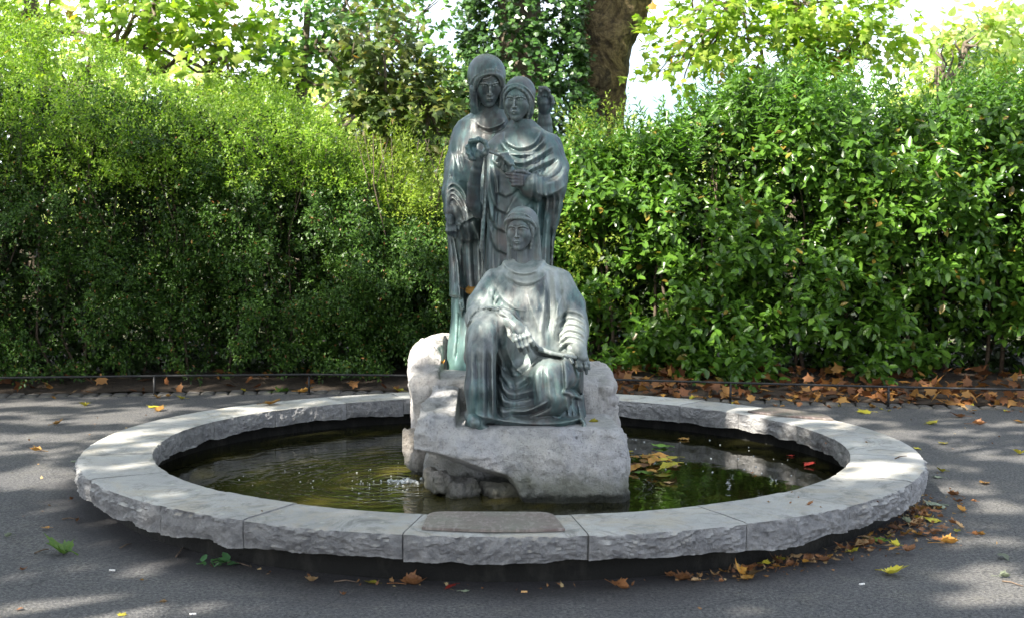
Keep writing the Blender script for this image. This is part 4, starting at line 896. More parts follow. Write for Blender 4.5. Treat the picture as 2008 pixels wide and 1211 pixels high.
# ------------------------------------------------------------------ bronze figures
def head_clay(H, style):
    c = Clay((-.62*H, -.66*H, -.80*H), (.62*H, .66*H, .66*H), .0135*H)
    def v(*q): return np.array(q, float)*H
    E = lambda p, r, k=.03, cut=False, rot=None: c.ell(v(*p), v(*r), k*H, cut, rot)
    C = lambda pts, k=.03, kk=.02, cut=False: c.chain([(v(*p[:3]), p[3]*H) for p in pts], k*H, kk*H, cut)
    E((0, .08, .14), (.33, .40, .35)); E((0, -.10, -.02), (.285, .27, .42), .10)
    C([(0, -.10, -.2, .24), (0, -.22, -.37, .125)], .08)
    E((0, -.315, -.415), (.085, .07, .075), .07)                      # chin
    for s in (-1, 1):
        C([(s*.17, -.12, -.15, .12), (s*.07, -.22, -.38, .08)], .08)     # jaw
        E((s*.150, -.215, -.10), (.10, .09, .11), .11)                  # cheekbone
        E((s*.115, -.395, .02), (.080, .050, .042), .06, True)            # socket
        E((s*.118, -.285, .005), (.070, .070, .046), .02)               # eyeball
        C([(s*.045, -.345, .002, .010), (s*.085, -.352, .030, .013), (s*.13, -.345, .038, .014), (s*.175, -.315, .024, .012), (s*.195, -.29, .004, .009)], .012)
        C([(s*.05, -.342, -.008, .007), (s*.09, -.345, -.030, .009), (s*.14, -.335, -.032, .009), (s*.19, -.295, -.008, .007)], .012)
        C([(s*.030, -.385, .072, .018), (s*.10, -.385, .100, .020), (s*.17, -.35, .096, .018), (s*.235, -.27, .055, .014)], .035)
        E((s*.040, -.405, -.150), (.027, .040, .024), .02)
    C([(0, -.375, .085, .022), (0, -.41, .0, .023), (0, -.448, -.10, .024), (0, -.462, -.145, .030)], .03)
    E((0, -.295, -.265), (.105, .11, .085), .08)
    C([(-.072, -.372, -.268, .006), (-.040, -.405, -.252, .017), (-.012, -.418, -.243, .019), (.012, -.418, -.243, .019), (.040, -.405, -.252, .017), (.072, -.372, -.268, .006)], .015)
    C([(-.058, -.375, -.290, .010), (0, -.402, -.302, .026), (.058, -.375, -.290, .010)], .018)
    C([(-.07, -.398, -.274, .002), (0, -.436, -.272, .003), (.07, -.398, -.274, .002)], .006, cut=True)
    E((0, -.405, -.345), (.06, .03, .02), .04, True)
    C([(0, .05, -.25, .165), (0, .07, -.55, .16), (0, .08, -.9, .19)], .06)   # neck
    # headwear
    k = Clay((-.72*H, -.66*H, -1.25*H), (.72*H, .72*H, .72*H), .016*H)
    E2 = lambda p, r, kk=.03, cut=False, rot=None: k.ell(v(*p), v(*r), kk*H, cut, rot)
    C2 = lambda pts, kk=.03, k2=.02, cut=False: k.chain([(v(*p[:3]), p[3]*H) for p in pts], kk*H, k2*H, cut)
    if style == 'hood':
        E2((0, .06, .13), (.43, .50, .46)); C2([(0, .12, 0, .38), (0, .14, -.5, .34), (0, .12, -.85, .34)], .1)
        E2((0.0, -.45, -.12), (.275, .50, .44), .03, True)
        C2([(.02, -.22, -.52, .20), (.02, -.30, -1.0, .24)], .04, cut=True)
        rim = curve([(-.29, -.20, -.45), (-.315, -.24, -.1), (-.28, -.29, .14), (-.12, -.36, .29), (.08, -.375, .31), (.24, -.32, .22), (.31, -.25, .0), (.30, -.2, -.45)], 4)
        C2([(*p, .034) for p in rim], .03)
        C2([(*p, .020) for p in curve([(-.39, -.12, .02), (-.30, -.26, .23), (-.06, -.34, .38), (.18, -.31, .36), (.36, -.12, .18)], 4)], .02)
        C2([(*p, .016) for p in curve([(-.30, -.24, .20), (-.10, -.38, .20), (.06, -.385, .30), (.16, -.30, .44)], 4)], .02)
        for x in (-1, 1):
            C2([(x*.34, -.14, -.1, .075), (x*.31, -.20, -.45, .08), (x*.25, -.26, -.85, .075), (x*.22, -.25, -1.1, .05)], .05)
            C2([(x*.29, -.22, .0, .02), (x*.26, -.27, -.5, .025), (x*.17, -.32, -.95, .025)], .02)
            C2([(x*.40, -.05, .0, .02), (x*.38, -.12, -.5, .022), (x*.32, -.2, -.95, .02)], .025)
    else:
        wide = .40 if style == 'veil' else .385
        E2((0, .10, .15), (wide, .44, .42)); E2((0, -.50, -.22), (.262, .50, .46), .03, True)
        for x in (-1, 1):                                        # waved hair down the temples
            pts = curve([(x*.02, -.345, .325), (x*.15, -.32, .27), (x*.265, -.225, .14), (x*.31, -.14, -.06), (x*.275, -.08, -.25), (x*.235, -.03, -.42)], 5)
            for q, off in enumerate((0, .045)):
                C2([(p[0]*(1+off), p[1]+off*.8+.004*math.sin(i*1.9+q*2), p[2]+off+.006*math.sin(i*1.7+q), .034+.004*math.sin(i*2.3+q*1.5)) for i, p in enumerate(pts)], .012)
        if style == 'veil':
            C2([(*p, .040) for p in curve([(-.37, -.05, .06), (-.31, -.23, .215), (-.12, -.35, .285), (.12, -.35, .285), (.31, -.23, .215), (.37, -.05, .06)], 4)], .02)
            C2([(*p, .014) for p in curve([(-.37, -.03, .18), (-.2, -.27, .37), (0, -.30, .41), (.2, -.27, .37), (.37, -.03, .18)], 4)], .02)
            for x in (-1, 1):
                C2([(x*.34, .16, .05, .07), (x*.34, .24, -.35, .085), (x*.34, .26, -.75, .10), (x*.36, .22, -1.0, .09)], .06)
            C2([(0, .2, 0, .30), (0, .24, -.6, .27), (0, .2, -1, .26)], .08)
        else:
            C2([(*p, .020) for p in curve([(-.385, -.02, .05), (-.30, -.23, .25), (-.12, -.31, .37), (.12, -.31, .37), (.30, -.23, .25), (.385, -.02, .05)], 4)], .03)
            C2([(0, .22, 0, .29), (0, .2, -.35, .22), (0, .15, -.6, .17)], .08)
            for x in (-1, 1): C2([(x*.33, .02, 0, .07), (x*.30, .06, -.3, .07), (x*.22, .1, -.5, .06)], .05)
    k.rough(14/H*.25, .006*H, 3, 3)
    return c, k

def put_head(parent, px, py, d, H, yaw, pitch, roll, style, mat, mat2=None):
    M = Matrix.Translation(Vector(P(px, py, d))) @ Matrix.Rotation(R_(yaw), 4, 'Z') @ Matrix.Rotation(R_(pitch), 4, 'X') @ Matrix.Rotation(R_(roll), 4, 'Y')
    c, k = head_clay(H, style)
    ho = link('head', c.mesh('head', M), mat, parent)
    link('headscarf' if style != 'cap' else 'head_covering', k.mesh('headscarf', M), mat2 or mat, ho)

def hand_mesh(parent, chains, palm, mat, h=.0042, name='hand'):
    """chains: fingers as lists of (px, py, d, r_px); palm: the same, blended thicker"""
    pts = [P(q[0], q[1], q[2]) for ch in chains + palm for q in ch]
    lo = np.min(pts, 0) - .07; hi = np.max(pts, 0) + .07
    c = Clay(lo, hi, h)
    for ch in palm: c.chain([(P(*q[:3]), q[3]*S(q[2])) for q in ch], .02, .01)
    for ch in chains:
        c.chain([(P(*q[:3]), q[3]*S(q[2])) for q in ch], .006, .003)
        for q in ch[1:-1]: c.ell(P(*q[:3]), (q[3]*S(q[2])*1.13,)*3, .006)
    return link(name, c.mesh(name), mat, parent)

def pcone(c, a, b, k=.03): c.cone(P(*a[:3]), P(*b[:3]), a[3]*S(a[2]), b[3]*S(b[2]), k)
def pchain(c, pts, k=.03, kk=.02): c.chain([(P(*q[:3]), q[3]*S(q[2])) for q in pts], k, kk)
def ploft(c, rows, k=.03, p=2.2):     # rows (left px, right px, py, d centre, depth half m)
    st = []
    for l, r, py, d, ry in rows:
        a, b = P(l, py, d), P(r, py, d); st.append((a[2], (a[0]+b[0])/2, a[1], (b[0]-a[0])/2, ry))
    c.loft(sorted(st), k, p=p)

HB = .0060
# ---- seated woman
def seated():
    m1 = mat_bronze('bronze_seated', .45, 3.1, .78)
    t = empty('bronze_statue', P(1030, 836, 7.05)); t.location = Vector(P(1030, 838, 7.0)); org = t.location.copy()
    lo = P(895, 850, 6.4); hi = P(1175, 480, 7.9)
    c = Clay((lo[0], -CAMD+6.45, P(1030, 846, 6.5)[2]-.02), (hi[0], -CAMD+7.72, P(1030, 480, 7.1)[2]), HB)
    # torso and shoulders under the cloak
    ploft(c, [(1000, 1052, 506, 7.14, .07), (984, 1076, 519, 7.13, .12), (968, 1104, 532, 7.13, .17), (955, 1118, 556, 7.13, .20), (944, 1128, 600, 7.12, .215), (938, 1138, 650, 7.14, .23), (935, 1140, 700, 7.18, .27), (925, 1140, 760, 7.22, .33), (918, 1146, 838, 7.22, .40)], .04)
    pchain(c, [(973, 552, 7.10, 24), (944, 596, 7.02, 27), (934, 622, 6.93, 22), (962, 628, 6.84, 20), (985, 625, 6.80, 15)], .05)
    pchain(c, [(1097, 552, 7.12, 24), (1119, 600, 7.06, 27), (1126, 650, 6.98, 27), (1131, 682, 6.90, 18)], .05)
    pcone(c, (935, 610, 6.99, 12), (930, 700, 7.15, 20), .05)
    # knees and skirt
    pchain(c, [(1000, 700, 7.12, 50), (950, 652, 6.80, 31), (946, 690, 6.75, 29), (943, 760, 6.74, 30), (945, 822, 6.74, 27)], .045)
    pchain(c, [(1085, 735, 7.10, 45), (1078, 742, 6.84, 44), (1078, 775, 6.82, 40), (1050, 806, 6.82, 24), (985, 815, 6.82, 20)], .045)
    c.ell(P(1010, 772, 6.93), (.17, .16, .15), .06)
    c.box((P(1030, 812, 7.05)[0], P(0, 0, 7.02)[1], P(1030, 824, 7.0)[2]), (114*S(7), .28, .035), .03, .05)
    c.box(P(1106, 738, 6.92), (.05, .09, .10), .02, .03)
    # cowl
    c.line([(984, 506), (994, 524), (1022, 537), (1052, 530), (1074, 504)], 6, .030, .1)
    c.line([(980, 524), (998, 544), (1030, 555), (1060, 546), (1080, 520)], 6, .014, .2)
    c.line([(980, 534), (1000, 552), (1030, 563), (1060, 554)], 3, -.010, .3)
    c.line([(968, 548), (985, 585), (1015, 606), (1040, 608)], 5, .010, .3)
    c.line([(960, 566), (980, 606), (1010, 632), (1050, 646)], 6, .012, .3)
    c.line([(955, 560), (975, 598), (1005, 622), (1045, 634)], 4, -.010, .3)
    for x0, x1, a in ((1068, 1064, 1), (1078, 1078, -1), (1088, 1092, 1), (1098, 1106, -1)):
        c.line([(x0-4, 512), (x0, 560), (x1, 620), (x1-8, 668)], 5, .013*a, .3)
    c.line([(1108, 560), (1094, 600), (1084, 640), (1088, 676)], 5, .018, .25)
    c.line([(1116, 590), (1106, 622), (1094, 654), (1100, 684)], 5, -.014, .25)
    for i in range(6):
        y = 612 + i*12
        c.line([(1086+i, y+18), (1110, y-2), (1136, y+2), (1152, y+18)], 4.5, .013, .25)
        c.line([(1088+i, y+24), (1112, y+4), (1136, y+8), (1150, y+22)], 3.5, -.010, .25)
    c.line([(1030, 560), (1040, 600), (1060, 650), (1066, 684)], 5, .010, .3)
    for i in range(5):
        c.line([(962-i*6, 552+i*10), (950-i*4, 585+i*9), (932-i*2, 612+i*5)], 4, (.012, -.01)[i % 2], .3)
        c.line([(975+i*4, 560+i*10), (968+i*2, 590+i*6), (975+i*5, 612+i*4)], 4, (-.009, .011)[i % 2], .35)
    # sleeve hem over the right forearm
    c.layer([(914, 640), (916, 606), (930, 596), (950, 600), (980, 600), (1010, 612), (1030, 640), (1046, 668), (1040, 676), (1018, 646), (994, 622), (962, 606), (938, 614), (922, 630)], .017, 3.0, 7.1)
    c.line([(918, 636), (930, 616), (955, 606), (985, 614)], 3, -.012, .2)
    # left cloak hem across the lap, and rod-side edge
    c.line([(1040, 662), (1054, 680), (1068, 688), (1100, 694), (1128, 700)], 4, .022, .12)
    c.line([(1036, 672), (1056, 690), (1080, 698), (1112, 704)], 4, -.020, .15)
    # skirt folds: catenaries from the shin to the other knee
    for i, (x0, y0, xm, ym, x1, y1) in enumerate([(968, 664, 1010, 726, 1052, 700), (972, 690, 1008, 752, 1052, 728), (974, 722, 1008, 772, 1056, 762), (974, 760, 1010, 786, 1050, 784), (972, 790, 1010, 800, 1056, 800)]):
        c.line([(x0, y0), ((x0+xm)/2-4, (y0+ym)/2+12), (xm, ym), (x1, y1)], 6, .009, .22)
        c.line([(x0, y0+13), ((x0+xm)/2-4, (y0+ym)/2+25), (xm, ym+12), (x1, y1+12)], 4, -.010, .22)
    c.line([(1000, 806), (1030, 806), (1056, 796), (1078, 784)], 4, .026, .2)
    c.line([(1002, 814), (1034, 814), (1064, 804), (1084, 792)], 4, -.030, .2)
    for x, a in ((926, .010), (936, -.009), (948, .008), (957, -.014), (966, .018), (976, -.018), (985, .010)):
        c.line([(x, 660+abs(x-950)*.5), (x-1, 720), (x, 780), (x+1, 826)], 4, a, .25)
    c.line([(973, 650), (985, 700), (1004, 740), (1012, 780)], 6, -.016, .25)
    c.line([(990, 668), (1002, 706), (1024, 732), (1050, 738)], 5, .012, .25)
    for i in range(4):
        c.line([(1052+i*10, 706+i*4), (1050+i*12, 740), (1056+i*12, 790)], 4.5, (.007, -.007)[i % 2], .35)
    # bottom hem and shadow gap under it
    c.line([(934, 808), (944, 816), (980, 823), (1040, 831), (1100, 829), (1146, 818)], 3.5, .014, .05)
    c.line([(944, 830), (990, 838), (1050, 841), (1120, 837), (1146, 830)], 6.0, -.060, .05, dmax=7.05)
    c.line([(1000, 812), (1040, 818), (1100, 812)], 4, -.012, .3)
    # cloth corner beside the left knee
    c.layer([(1102, 694), (1118, 694), (1134, 742), (1126, 756), (1108, 764), (1106, 730)], .030, 3.0, 7.1)
    c.layer([(1106, 764), (1134, 770), (1142, 782), (1124, 778), (1104, 770)], .022, 3.0, 7.1)
    c.line([(1112, 760), (1128, 764), (1140, 776)], 4, -.03, .1)
    for x in (1112, 1122, 1134): c.line([(x-2, 770), (x, 795), (x+4, 818)], 4, (.014, -.014, .014)[(x-1112)//11], .2)
    c.line([(1138, 700), (1136, 740), (1141, 790), (1147, 822)], 7, .008, .25)
    c.rough(3.2, .011, 6, 3, True, sc=(2.4, 2.0, .55)); c.rough(9, .0035, 5, 3); c.rough(34, .0012, 8, 2)
    me = c.mesh('robe'); link('robe', me, m1, t)
    put_head(t, 1022, 451, 7.04, .240, -16, 2, 0, 'veil', mat_bronze('bronze_seated_head', .35, 5.0, .22))
    # hands
    m2 = mat_bronze('bronze_hands', .35, 9.0, .6)
    fg = []
    for i, (x, y) in enumerate(((1020, 688), (1028, 692), (1038, 688), (1046, 676))):
        bx = 1010 + i*7; by = 652 - i*3
        fg.append([(bx, by, 6.745, 4.4), (bx+3+i, by+13, 6.712, 4.4), ((bx+x)/2+3, (by+y)/2+8, 6.715, 4.0), (x, y, 6.745, 3.3)])
    fg.append([(996, 640, 6.77, 4.6), (1000, 656, 6.74, 4.6), (1008, 668, 6.735, 3.8)])
    hand_mesh(t, fg, [[(984, 622, 6.80, 12), (998, 628, 6.78, 13), (1012, 640, 6.755, 12.5), (1020, 648, 6.745, 12)]], m2)
    fl = [[(1130+i*6, 704-i*1, 6.82, 4.4), (1132+i*6.4, 717, 6.79, 4.2), (1136+i*5.6, 725-(i == 3)*3, 6.80, 3.6)] for i in range(4)]
    fl[2:] = [[(1144, 702, 6.83, 4.4), (1149, 718, 6.80, 4.2), (1150, 731, 6.81, 3.4)], [(1149, 698, 6.85, 4.2), (1153, 712, 6.83, 4.0), (1155, 722, 6.83, 3.3)]]
    fl.append([(1124, 694, 6.85, 4.6), (1118, 702, 6.80, 4.4), (1122, 710, 6.78, 3.8)])
    hand_mesh(t, fl, [[(1130, 672, 6.90, 14), (1136, 688, 6.86, 15), (1140, 700, 6.83, 13)]], m2)
    rod = Clay(P(1040, 720, 6.7) - .05, P(1150, 670, 7.0) + .05, .0045)
    rod.chain([(P(1060, 684, 6.80), .016), (P(1080, 691, 6.79), .012), (P(1110, 697, 6.79), .011), (P(1128, 700, 6.80), .012)], .01)
    link('thread', rod.mesh('thread'), m1, t)
    vl = Clay(P(1120, 840, 6.6) - .06, P(1155, 700, 7.0) + .06, .005)
    vl.chain([(P(1137, 706, 6.82), .008), (P(1136, 740, 6.80), .006), (P(1140, 780, 6.78), .006), (P(1148, 818, 6.78), .008)], .01)
    fo = Clay(P(905, 845, 6.5) - .03, P(960, 790, 6.9) + .05, .005)
    fo.chain([(P(928, 815, 6.76), .05), (P(930, 824, 6.67), .040), (P(932, 828, 6.62), .028)], .02)
    link('shoe', fo.mesh('shoe'), m1, t)
    return t

def standing_front():
    m1 = mat_bronze('bronze_front', .30, 6.4, .12, .5, 1.1)
    t = empty('bronze_statue'); t.location = Vector(P(1015, 728, 7.62))
    D0 = 7.62
    c = Clay((P(918, 0, D0)[0], -CAMD+7.2, P(1000, 740, D0)[2]), (P(1130, 0, D0)[0], -CAMD+7.98, P(1000, 236, D0)[2]), HB)
    ploft(c, [(1002, 1044, 236, D0, .075), (990, 1060, 252, D0, .10), (972, 1080, 264, D0, .135), (952, 1098, 286, D0, .17), (945, 1104, 320, D0, .185), (948, 1104, 362, D0, .19), (946, 1096, 410, D0, .19), (946, 1086, 460, D0, .20), (946, 1082, 500, D0, .21), (944, 1082, 600, D0, .23), (944, 1084, 728, D0, .25)], .04)
    pchain(c, [(1082, 286, D0, 20), (1092, 330, 7.56, 21), (1088, 366, 7.46, 20), (1062, 368, 7.37, 15), (1044, 362, 7.34, 11)], .04)
    pchain(c, [(1086, 362, 7.47, 20), (1084, 400, 7.50, 20), (1080, 440, 7.52, 13)], .04)       # hanging sleeve
    pchain(c, [(1106, 356, 7.50, 4), (1094, 340, 7.50, 14)], .03)
    pchain(c, [(964, 304, 7.58, 20), (948, 352, 7.48, 17), (938, 398, 7.40, 14)], .04)
    # sheet falling from the right arm, beside the bare forearm
    pchain(c, [(952, 350, 7.42, 7), (950, 420, 7.40, 6), (948, 486, 7.42, 7), (950, 520, 7.45, 5)], .02)
    # cowl and curved folds of the mantle
    for i, (y, wd) in enumerate(((286, 36), (299, 46), (316, 58), (334, 68))):
        c.line([(1026-wd, y-36+i*2), (1008-wd*.45, y-10), (1016, y+4), (1046, y-5), (1030+wd, y-38+i*3)], 4.5, .018-.002*i, .15)
        c.line([(1026-wd+2, y-28+i*2), (1008-wd*.4, y-2), (1018, y+11), (1050, y+2), (1032+wd, y-30+i*3)], 3.5, -.013, .2)
    c.line([(962, 330), (968, 300), (984, 280)], 5, .010, .3)
    c.line([(1100, 300), (1088, 330), (1060, 348), (1036, 352)], 5, .012, .3)
    c.line([(1106, 318), (1094, 342), (1066, 358)], 5, -.012, .3); c.line([(1108, 335), (1092, 352), (1064, 362)], 4, .014, .3)
    # scalloped mantle layers down the front
    U = lambda y, xl, xr, xm: [(xl, 300), (xr, 300), (xr+2, y-60), (xr-4, y-26), (xr-22, y-6), (xm, y), (xm-18, y-8), (xl+6, y-30), (xl-1, y-64)]
    c.layer(U(498, 956, 1054, 992), .014, 3.0, 7.7); c.layer(U(455, 955, 1062, 990), .015, 3.0, 7.7)
    c.layer(U(419, 958, 1046, 992), .014, 3.0, 7.7); c.layer(U(386, 966, 1028, 992), .014, 3.0, 7.7)
    for x in (964, 976, 1004, 1020, 1034): c.line([(x+6, 380), (x, 440), (x+2, 500), (x, 560)], 3.5, .007, .3)
    for x, a in ((952, -.02), (1040, -.018), (1050, .014), (1060, -.014), (1070, .012), (1079, -.010)):
        c.line([(x+6, 372), (x+4, 420), (x, 480), (x-2, 560), (x-4, 700)], 4, a, .15)
    for x in (1058, 1072, 1086, 1098): c.line([(x-6, 372), (x, 392), (x-6, 440)], 4, .011, .3); c.line([(x, 374), (x+6, 396), (x, 440)], 3, -.010, .3)
    c.line([(1048, 374), (1070, 384), (1098, 372), (1110, 358)], 4, .014, .25)
    c.line([(1020, 374), (1004, 396), (986, 440)], 4, .010, .3)
    for x in (955, 970, 985, 1000, 1015, 1030, 1045): c.line([(x, 500), (x-3, 600), (x-4, 720)], 5, (.014, -.012)[(x//15) % 2], .2)
    c.rough(3.2, .011, 16, 3, True, sc=(2.6, 2.0, .45)); c.rough(9, .0035, 15, 3); c.rough(34, .0012, 18, 2)
    link('robe', c.mesh('robe'), m1, t)
    put_head(t, 1017, 196, 7.56, .252, -15, 9, 3, 'cap', m1)
    m2 = mat_bronze('bronze_forearm', .2, 2.0)
    # raised right forearm and pinching hand
    hand_mesh(t, [], [[(938, 416, 7.38, 13), (927, 398, 7.33, 14), (929, 364, 7.28, 12.5), (934, 334, 7.23, 10.5), (937, 320, 7.21, 9.5), (938, 306, 7.20, 11)]], m2, .005, 'forearm')
    k_ = lambda pts: [(938+(x-940)*1.18, 303+(y-303)*1.18, d-.105, r*1.22) for x, y, d, r in pts]
    fr = [k_(q) for q in [[(934, 300, 7.31, 4.6), (932, 286, 7.29, 4.4), (940, 278, 7.27, 4.2), (951, 283, 7.26, 3.8), (954, 292, 7.26, 3.4)],
          [(938, 302, 7.30, 4.4), (925, 291, 7.28, 4.4), (928, 281, 7.26, 4.2), (938, 279, 7.24, 3.6)],
          [(944, 306, 7.29, 4.4), (952, 301, 7.27, 4.2), (955, 293, 7.26, 3.6)],
          [(936, 308, 7.30, 4.2), (924, 300, 7.27, 4.0), (922, 291, 7.27, 3.6), (927, 287, 7.27, 3.0)],
          [(938, 312, 7.31, 4.0), (928, 309, 7.27, 3.8), (924, 302, 7.26, 3.2)]]]
    hand_mesh(t, fr, [k_([(940, 312, 7.315, 8.5), (940, 303, 7.30, 8)])], m2)
    # left hand held flat in front of the chest
    fl = []
    for i in range(4):
        y = 343 + i*5.6
        fl.append([(1038, y+6-i*1.5, 7.31, 4.6), (1022, y+2, 7.27, 4.2), (1006, y-1+i*1.2, 7.25, 3.9), (990+i*5+(i == 0)*3, y-3+i*1.4, 7.26, 3.1)])
    fl.append([(1040, 344, 7.32, 4.8), (1024, 336, 7.27, 4.4), (1010, 336, 7.25, 3.6)])
    hand_mesh(t, fl, [[(1056, 364, 7.36, 11), (1044, 358, 7.32, 11.5), (1036, 355, 7.30, 11)]], m2)
    # tuft of wool in the hand and thread between the hands
    b = Clay(P(955, 365, 7.2) - .05, P(1030, 280, 7.5) + .05, .005)
    b.chain([(P(1002, 341, 7.28), .030), (P(994, 326, 7.29), .036), (P(990, 314, 7.31), .030), (P(982, 322, 7.30), .020)], .03)
    for q in range(7): b.chain([(P(975+q*5, 316+q % 3*8, 7.26), .010), (P(982+q*3, 304+q*3, 7.235), .009), (P(996+q*2, 300+q*4, 7.25), .006)], .008)
    b.rough(40, .005, 3, 3)
    link('wool_tuft', b.mesh('wool_tuft'), m1, t)
    b = Clay(P(940, 312, 7.2) - .03, P(985, 290, 7.3) + .03, .0038)
    b.chain([(P(*q), .0075) for q in ((953, 296, 7.255), (963, 299, 7.25), (974, 303, 7.25), (982, 307, 7.26))], .004)
    link('thread', b.mesh('thread'), m1, t)
    b = Clay(P(940, 500, 7.25) - .03, P(965, 300, 7.4) + .03, .0045)
    b.chain([(P(*q), .009) for q in curve([(953, 300, 7.255), (952, 340, 7.29), (951, 380, 7.32), (949, 420, 7.335), (946, 460, 7.35), (944, 486, 7.37)], 3)], .004)
    link('thread', b.mesh('thread'), m1, t)
    return t

def standing_rear():
    m1 = mat_bronze('bronze_rear', .5, 1.0, .12, .75, 1.35)
    t = empty('bronze_statue'); t.location = Vector(P(925, 722, 7.95))
    D0 = 7.95
    c = Clay((P(860, 0, D0)[0], -CAMD+7.5, P(900, 726, D0)[2]-.03), (P(1060, 0, D0)[0], -CAMD+8.3, P(900, 205, D0)[2]), HB)
    ploft(c, [(938, 984, 208, D0, .09), (925, 1000, 222, D0, .12), (902, 1020, 238, D0, .16), (894, 1034, 262, D0, .18), (888, 1036, 300, D0, .19), (882, 1030, 340, D0, .20), (880, 1028, 380, D0, .20), (886, 1026, 440, D0, .20), (890, 1024, 500, D0, .20), (889, 1028, 560, D0, .21), (886, 1034, 620, D0, .23), (880, 1040, 680, D0, .25), (877, 1044, 726, D0, .27)], .04)
    pchain(c, [(908, 262, D0, 17), (894, 320, 7.88, 19), (886, 375, 7.80, 17), (885, 412, 7.74, 13)], .04)
    pchain(c, [(886, 380, 7.78, 14), (900, 415, 7.74, 13), (915, 440, 7.74, 14), (918, 464, 7.76, 10)], .04)
    # cloak: cascade on the left, middle panel with a curved hem, neckline
    c.line([(934, 236), (940, 246), (958, 252), (982, 244), (992, 234)], 4, .020, .1)
    c.line([(934, 244), (944, 255), (962, 260), (986, 252)], 3.5, -.012, .2)
    c.layer([(872, 380), (884, 300), (900, 300), (950, 330), (946, 420), (940, 468), (922, 474), (903, 470), (900, 450), (874, 452)], .022, 3, 8.0)
    c.layer([(874, 440), (888, 450), (900, 520), (905, 583), (882, 580), (879, 520)], .030, 3, 8.0)
    c.layer([(898, 560), (910, 560), (912, 600), (906, 620), (899, 612)], .026, 3, 8.0)
    c.line([(892, 300), (888, 335), (896, 352), (920, 356)], 5, .012, .3)
    for i in range(4):
        c.line([(874+i*2, 372+i*9), (888, 360+i*9), (906, 372+i*12), (920, 400+i*14)], 4, .013, .25)
        c.line([(876+i*2, 378+i*9), (888, 366+i*9), (904, 378+i*12), (917, 406+i*14)], 3, -.012, .25)
    c.line([(876, 442), (888, 444), (904, 438), (920, 430), (934, 424)], 3.0, .020, .05)
    for x, a in ((904, .008), (912, -.010), (920, .010), (930, -.012), (938, .012)):
        c.line([(x, 446), (x-1, 500), (x+2, 560), (x+8, 620)], 4, a, .2)
    for x, a in ((892, .008), (900, -.012), (910, .012), (922, -.012), (936, .014), (946, -.012)):
        c.line([(x+2, 590), (x, 650), (x-6, 720)], 5, a, .25)
    c.line([(885, 456), (892, 510), (896, 570)], 4, -.012, .2); c.line([(905, 480), (908, 540), (916, 600), (908, 618)], 4, -.022, .15)
    c.line([(899, 590), (905, 606), (914, 602), (918, 588)], 4, .024, .15)
    c.line([(924, 430), (932, 450), (940, 470), (942, 486)], 5, .022, .2)
    c.line([(914, 270), (906, 300), (914, 330)], 6, .010, .3); c.line([(940, 262), (936, 300), (946, 330)], 5, .009, .3)
    for q in range(3): c.line([(898+q*8, 268), (892+q*9, 300), (900+q*8, 340)], 4, -.008, .35)
    c.rough(3.2, .012, 26, 3, True, sc=(2.6, 2.0, .45)); c.rough(9, .0035, 25, 3); c.rough(34, .0012, 28, 2)
    link('robe', c.mesh('robe'), m1, t)
    put_head(t, 955, 160, 7.84, .285, 12, 27, -4, 'hood', m1)
    m2 = mat_bronze('bronze_hand_rear', .3, 12.0)
    ha = []
    for i in range(4): ha.append([(878+i*5, 440, 7.68, 4.2), (878+i*5, 452, 7.655, 4.0), (879+i*4.6, 459+i*2, 7.665, 3.3)])
    ha.append([(894, 432, 7.69, 4.4), (902, 440, 7.66, 4.0), (900, 449, 7.66, 3.4)])
    hand_mesh(t, ha, [[(882, 412, 7.73, 10), (884, 426, 7.70, 11), (885, 438, 7.685, 9.5)]], m2)
    # raised left arm behind the shorter woman's head
    hand_mesh(t, [], [[(1040, 290, 7.98, 22), (1066, 258, 7.95, 18), (1068, 240, 7.93, 14), (1067, 222, 7.91, 11.5)]], m1, .006, 'forearm')
    hu = []
    for i in range(4): hu.append([(1058+i*6.2, 204, 7.89, 4.2), (1057+i*6.6, 190-(i in (1, 2))*3, 7.87, 4.0), (1060+i*5.2, 179-(i in (1, 2))*4, 7.855, 3.6), (1058+i*3.8, 172, 7.85, 3.0)][::1])
    hu.append([(1078, 215, 7.89, 4.4), (1084, 202, 7.87, 4.0), (1082, 190, 7.86, 3.4)])
    hand_mesh(t, hu, [[(1067, 224, 7.91, 11), (1068, 212, 7.90, 12), (1067, 202, 7.89, 12)]], m2)
    return t

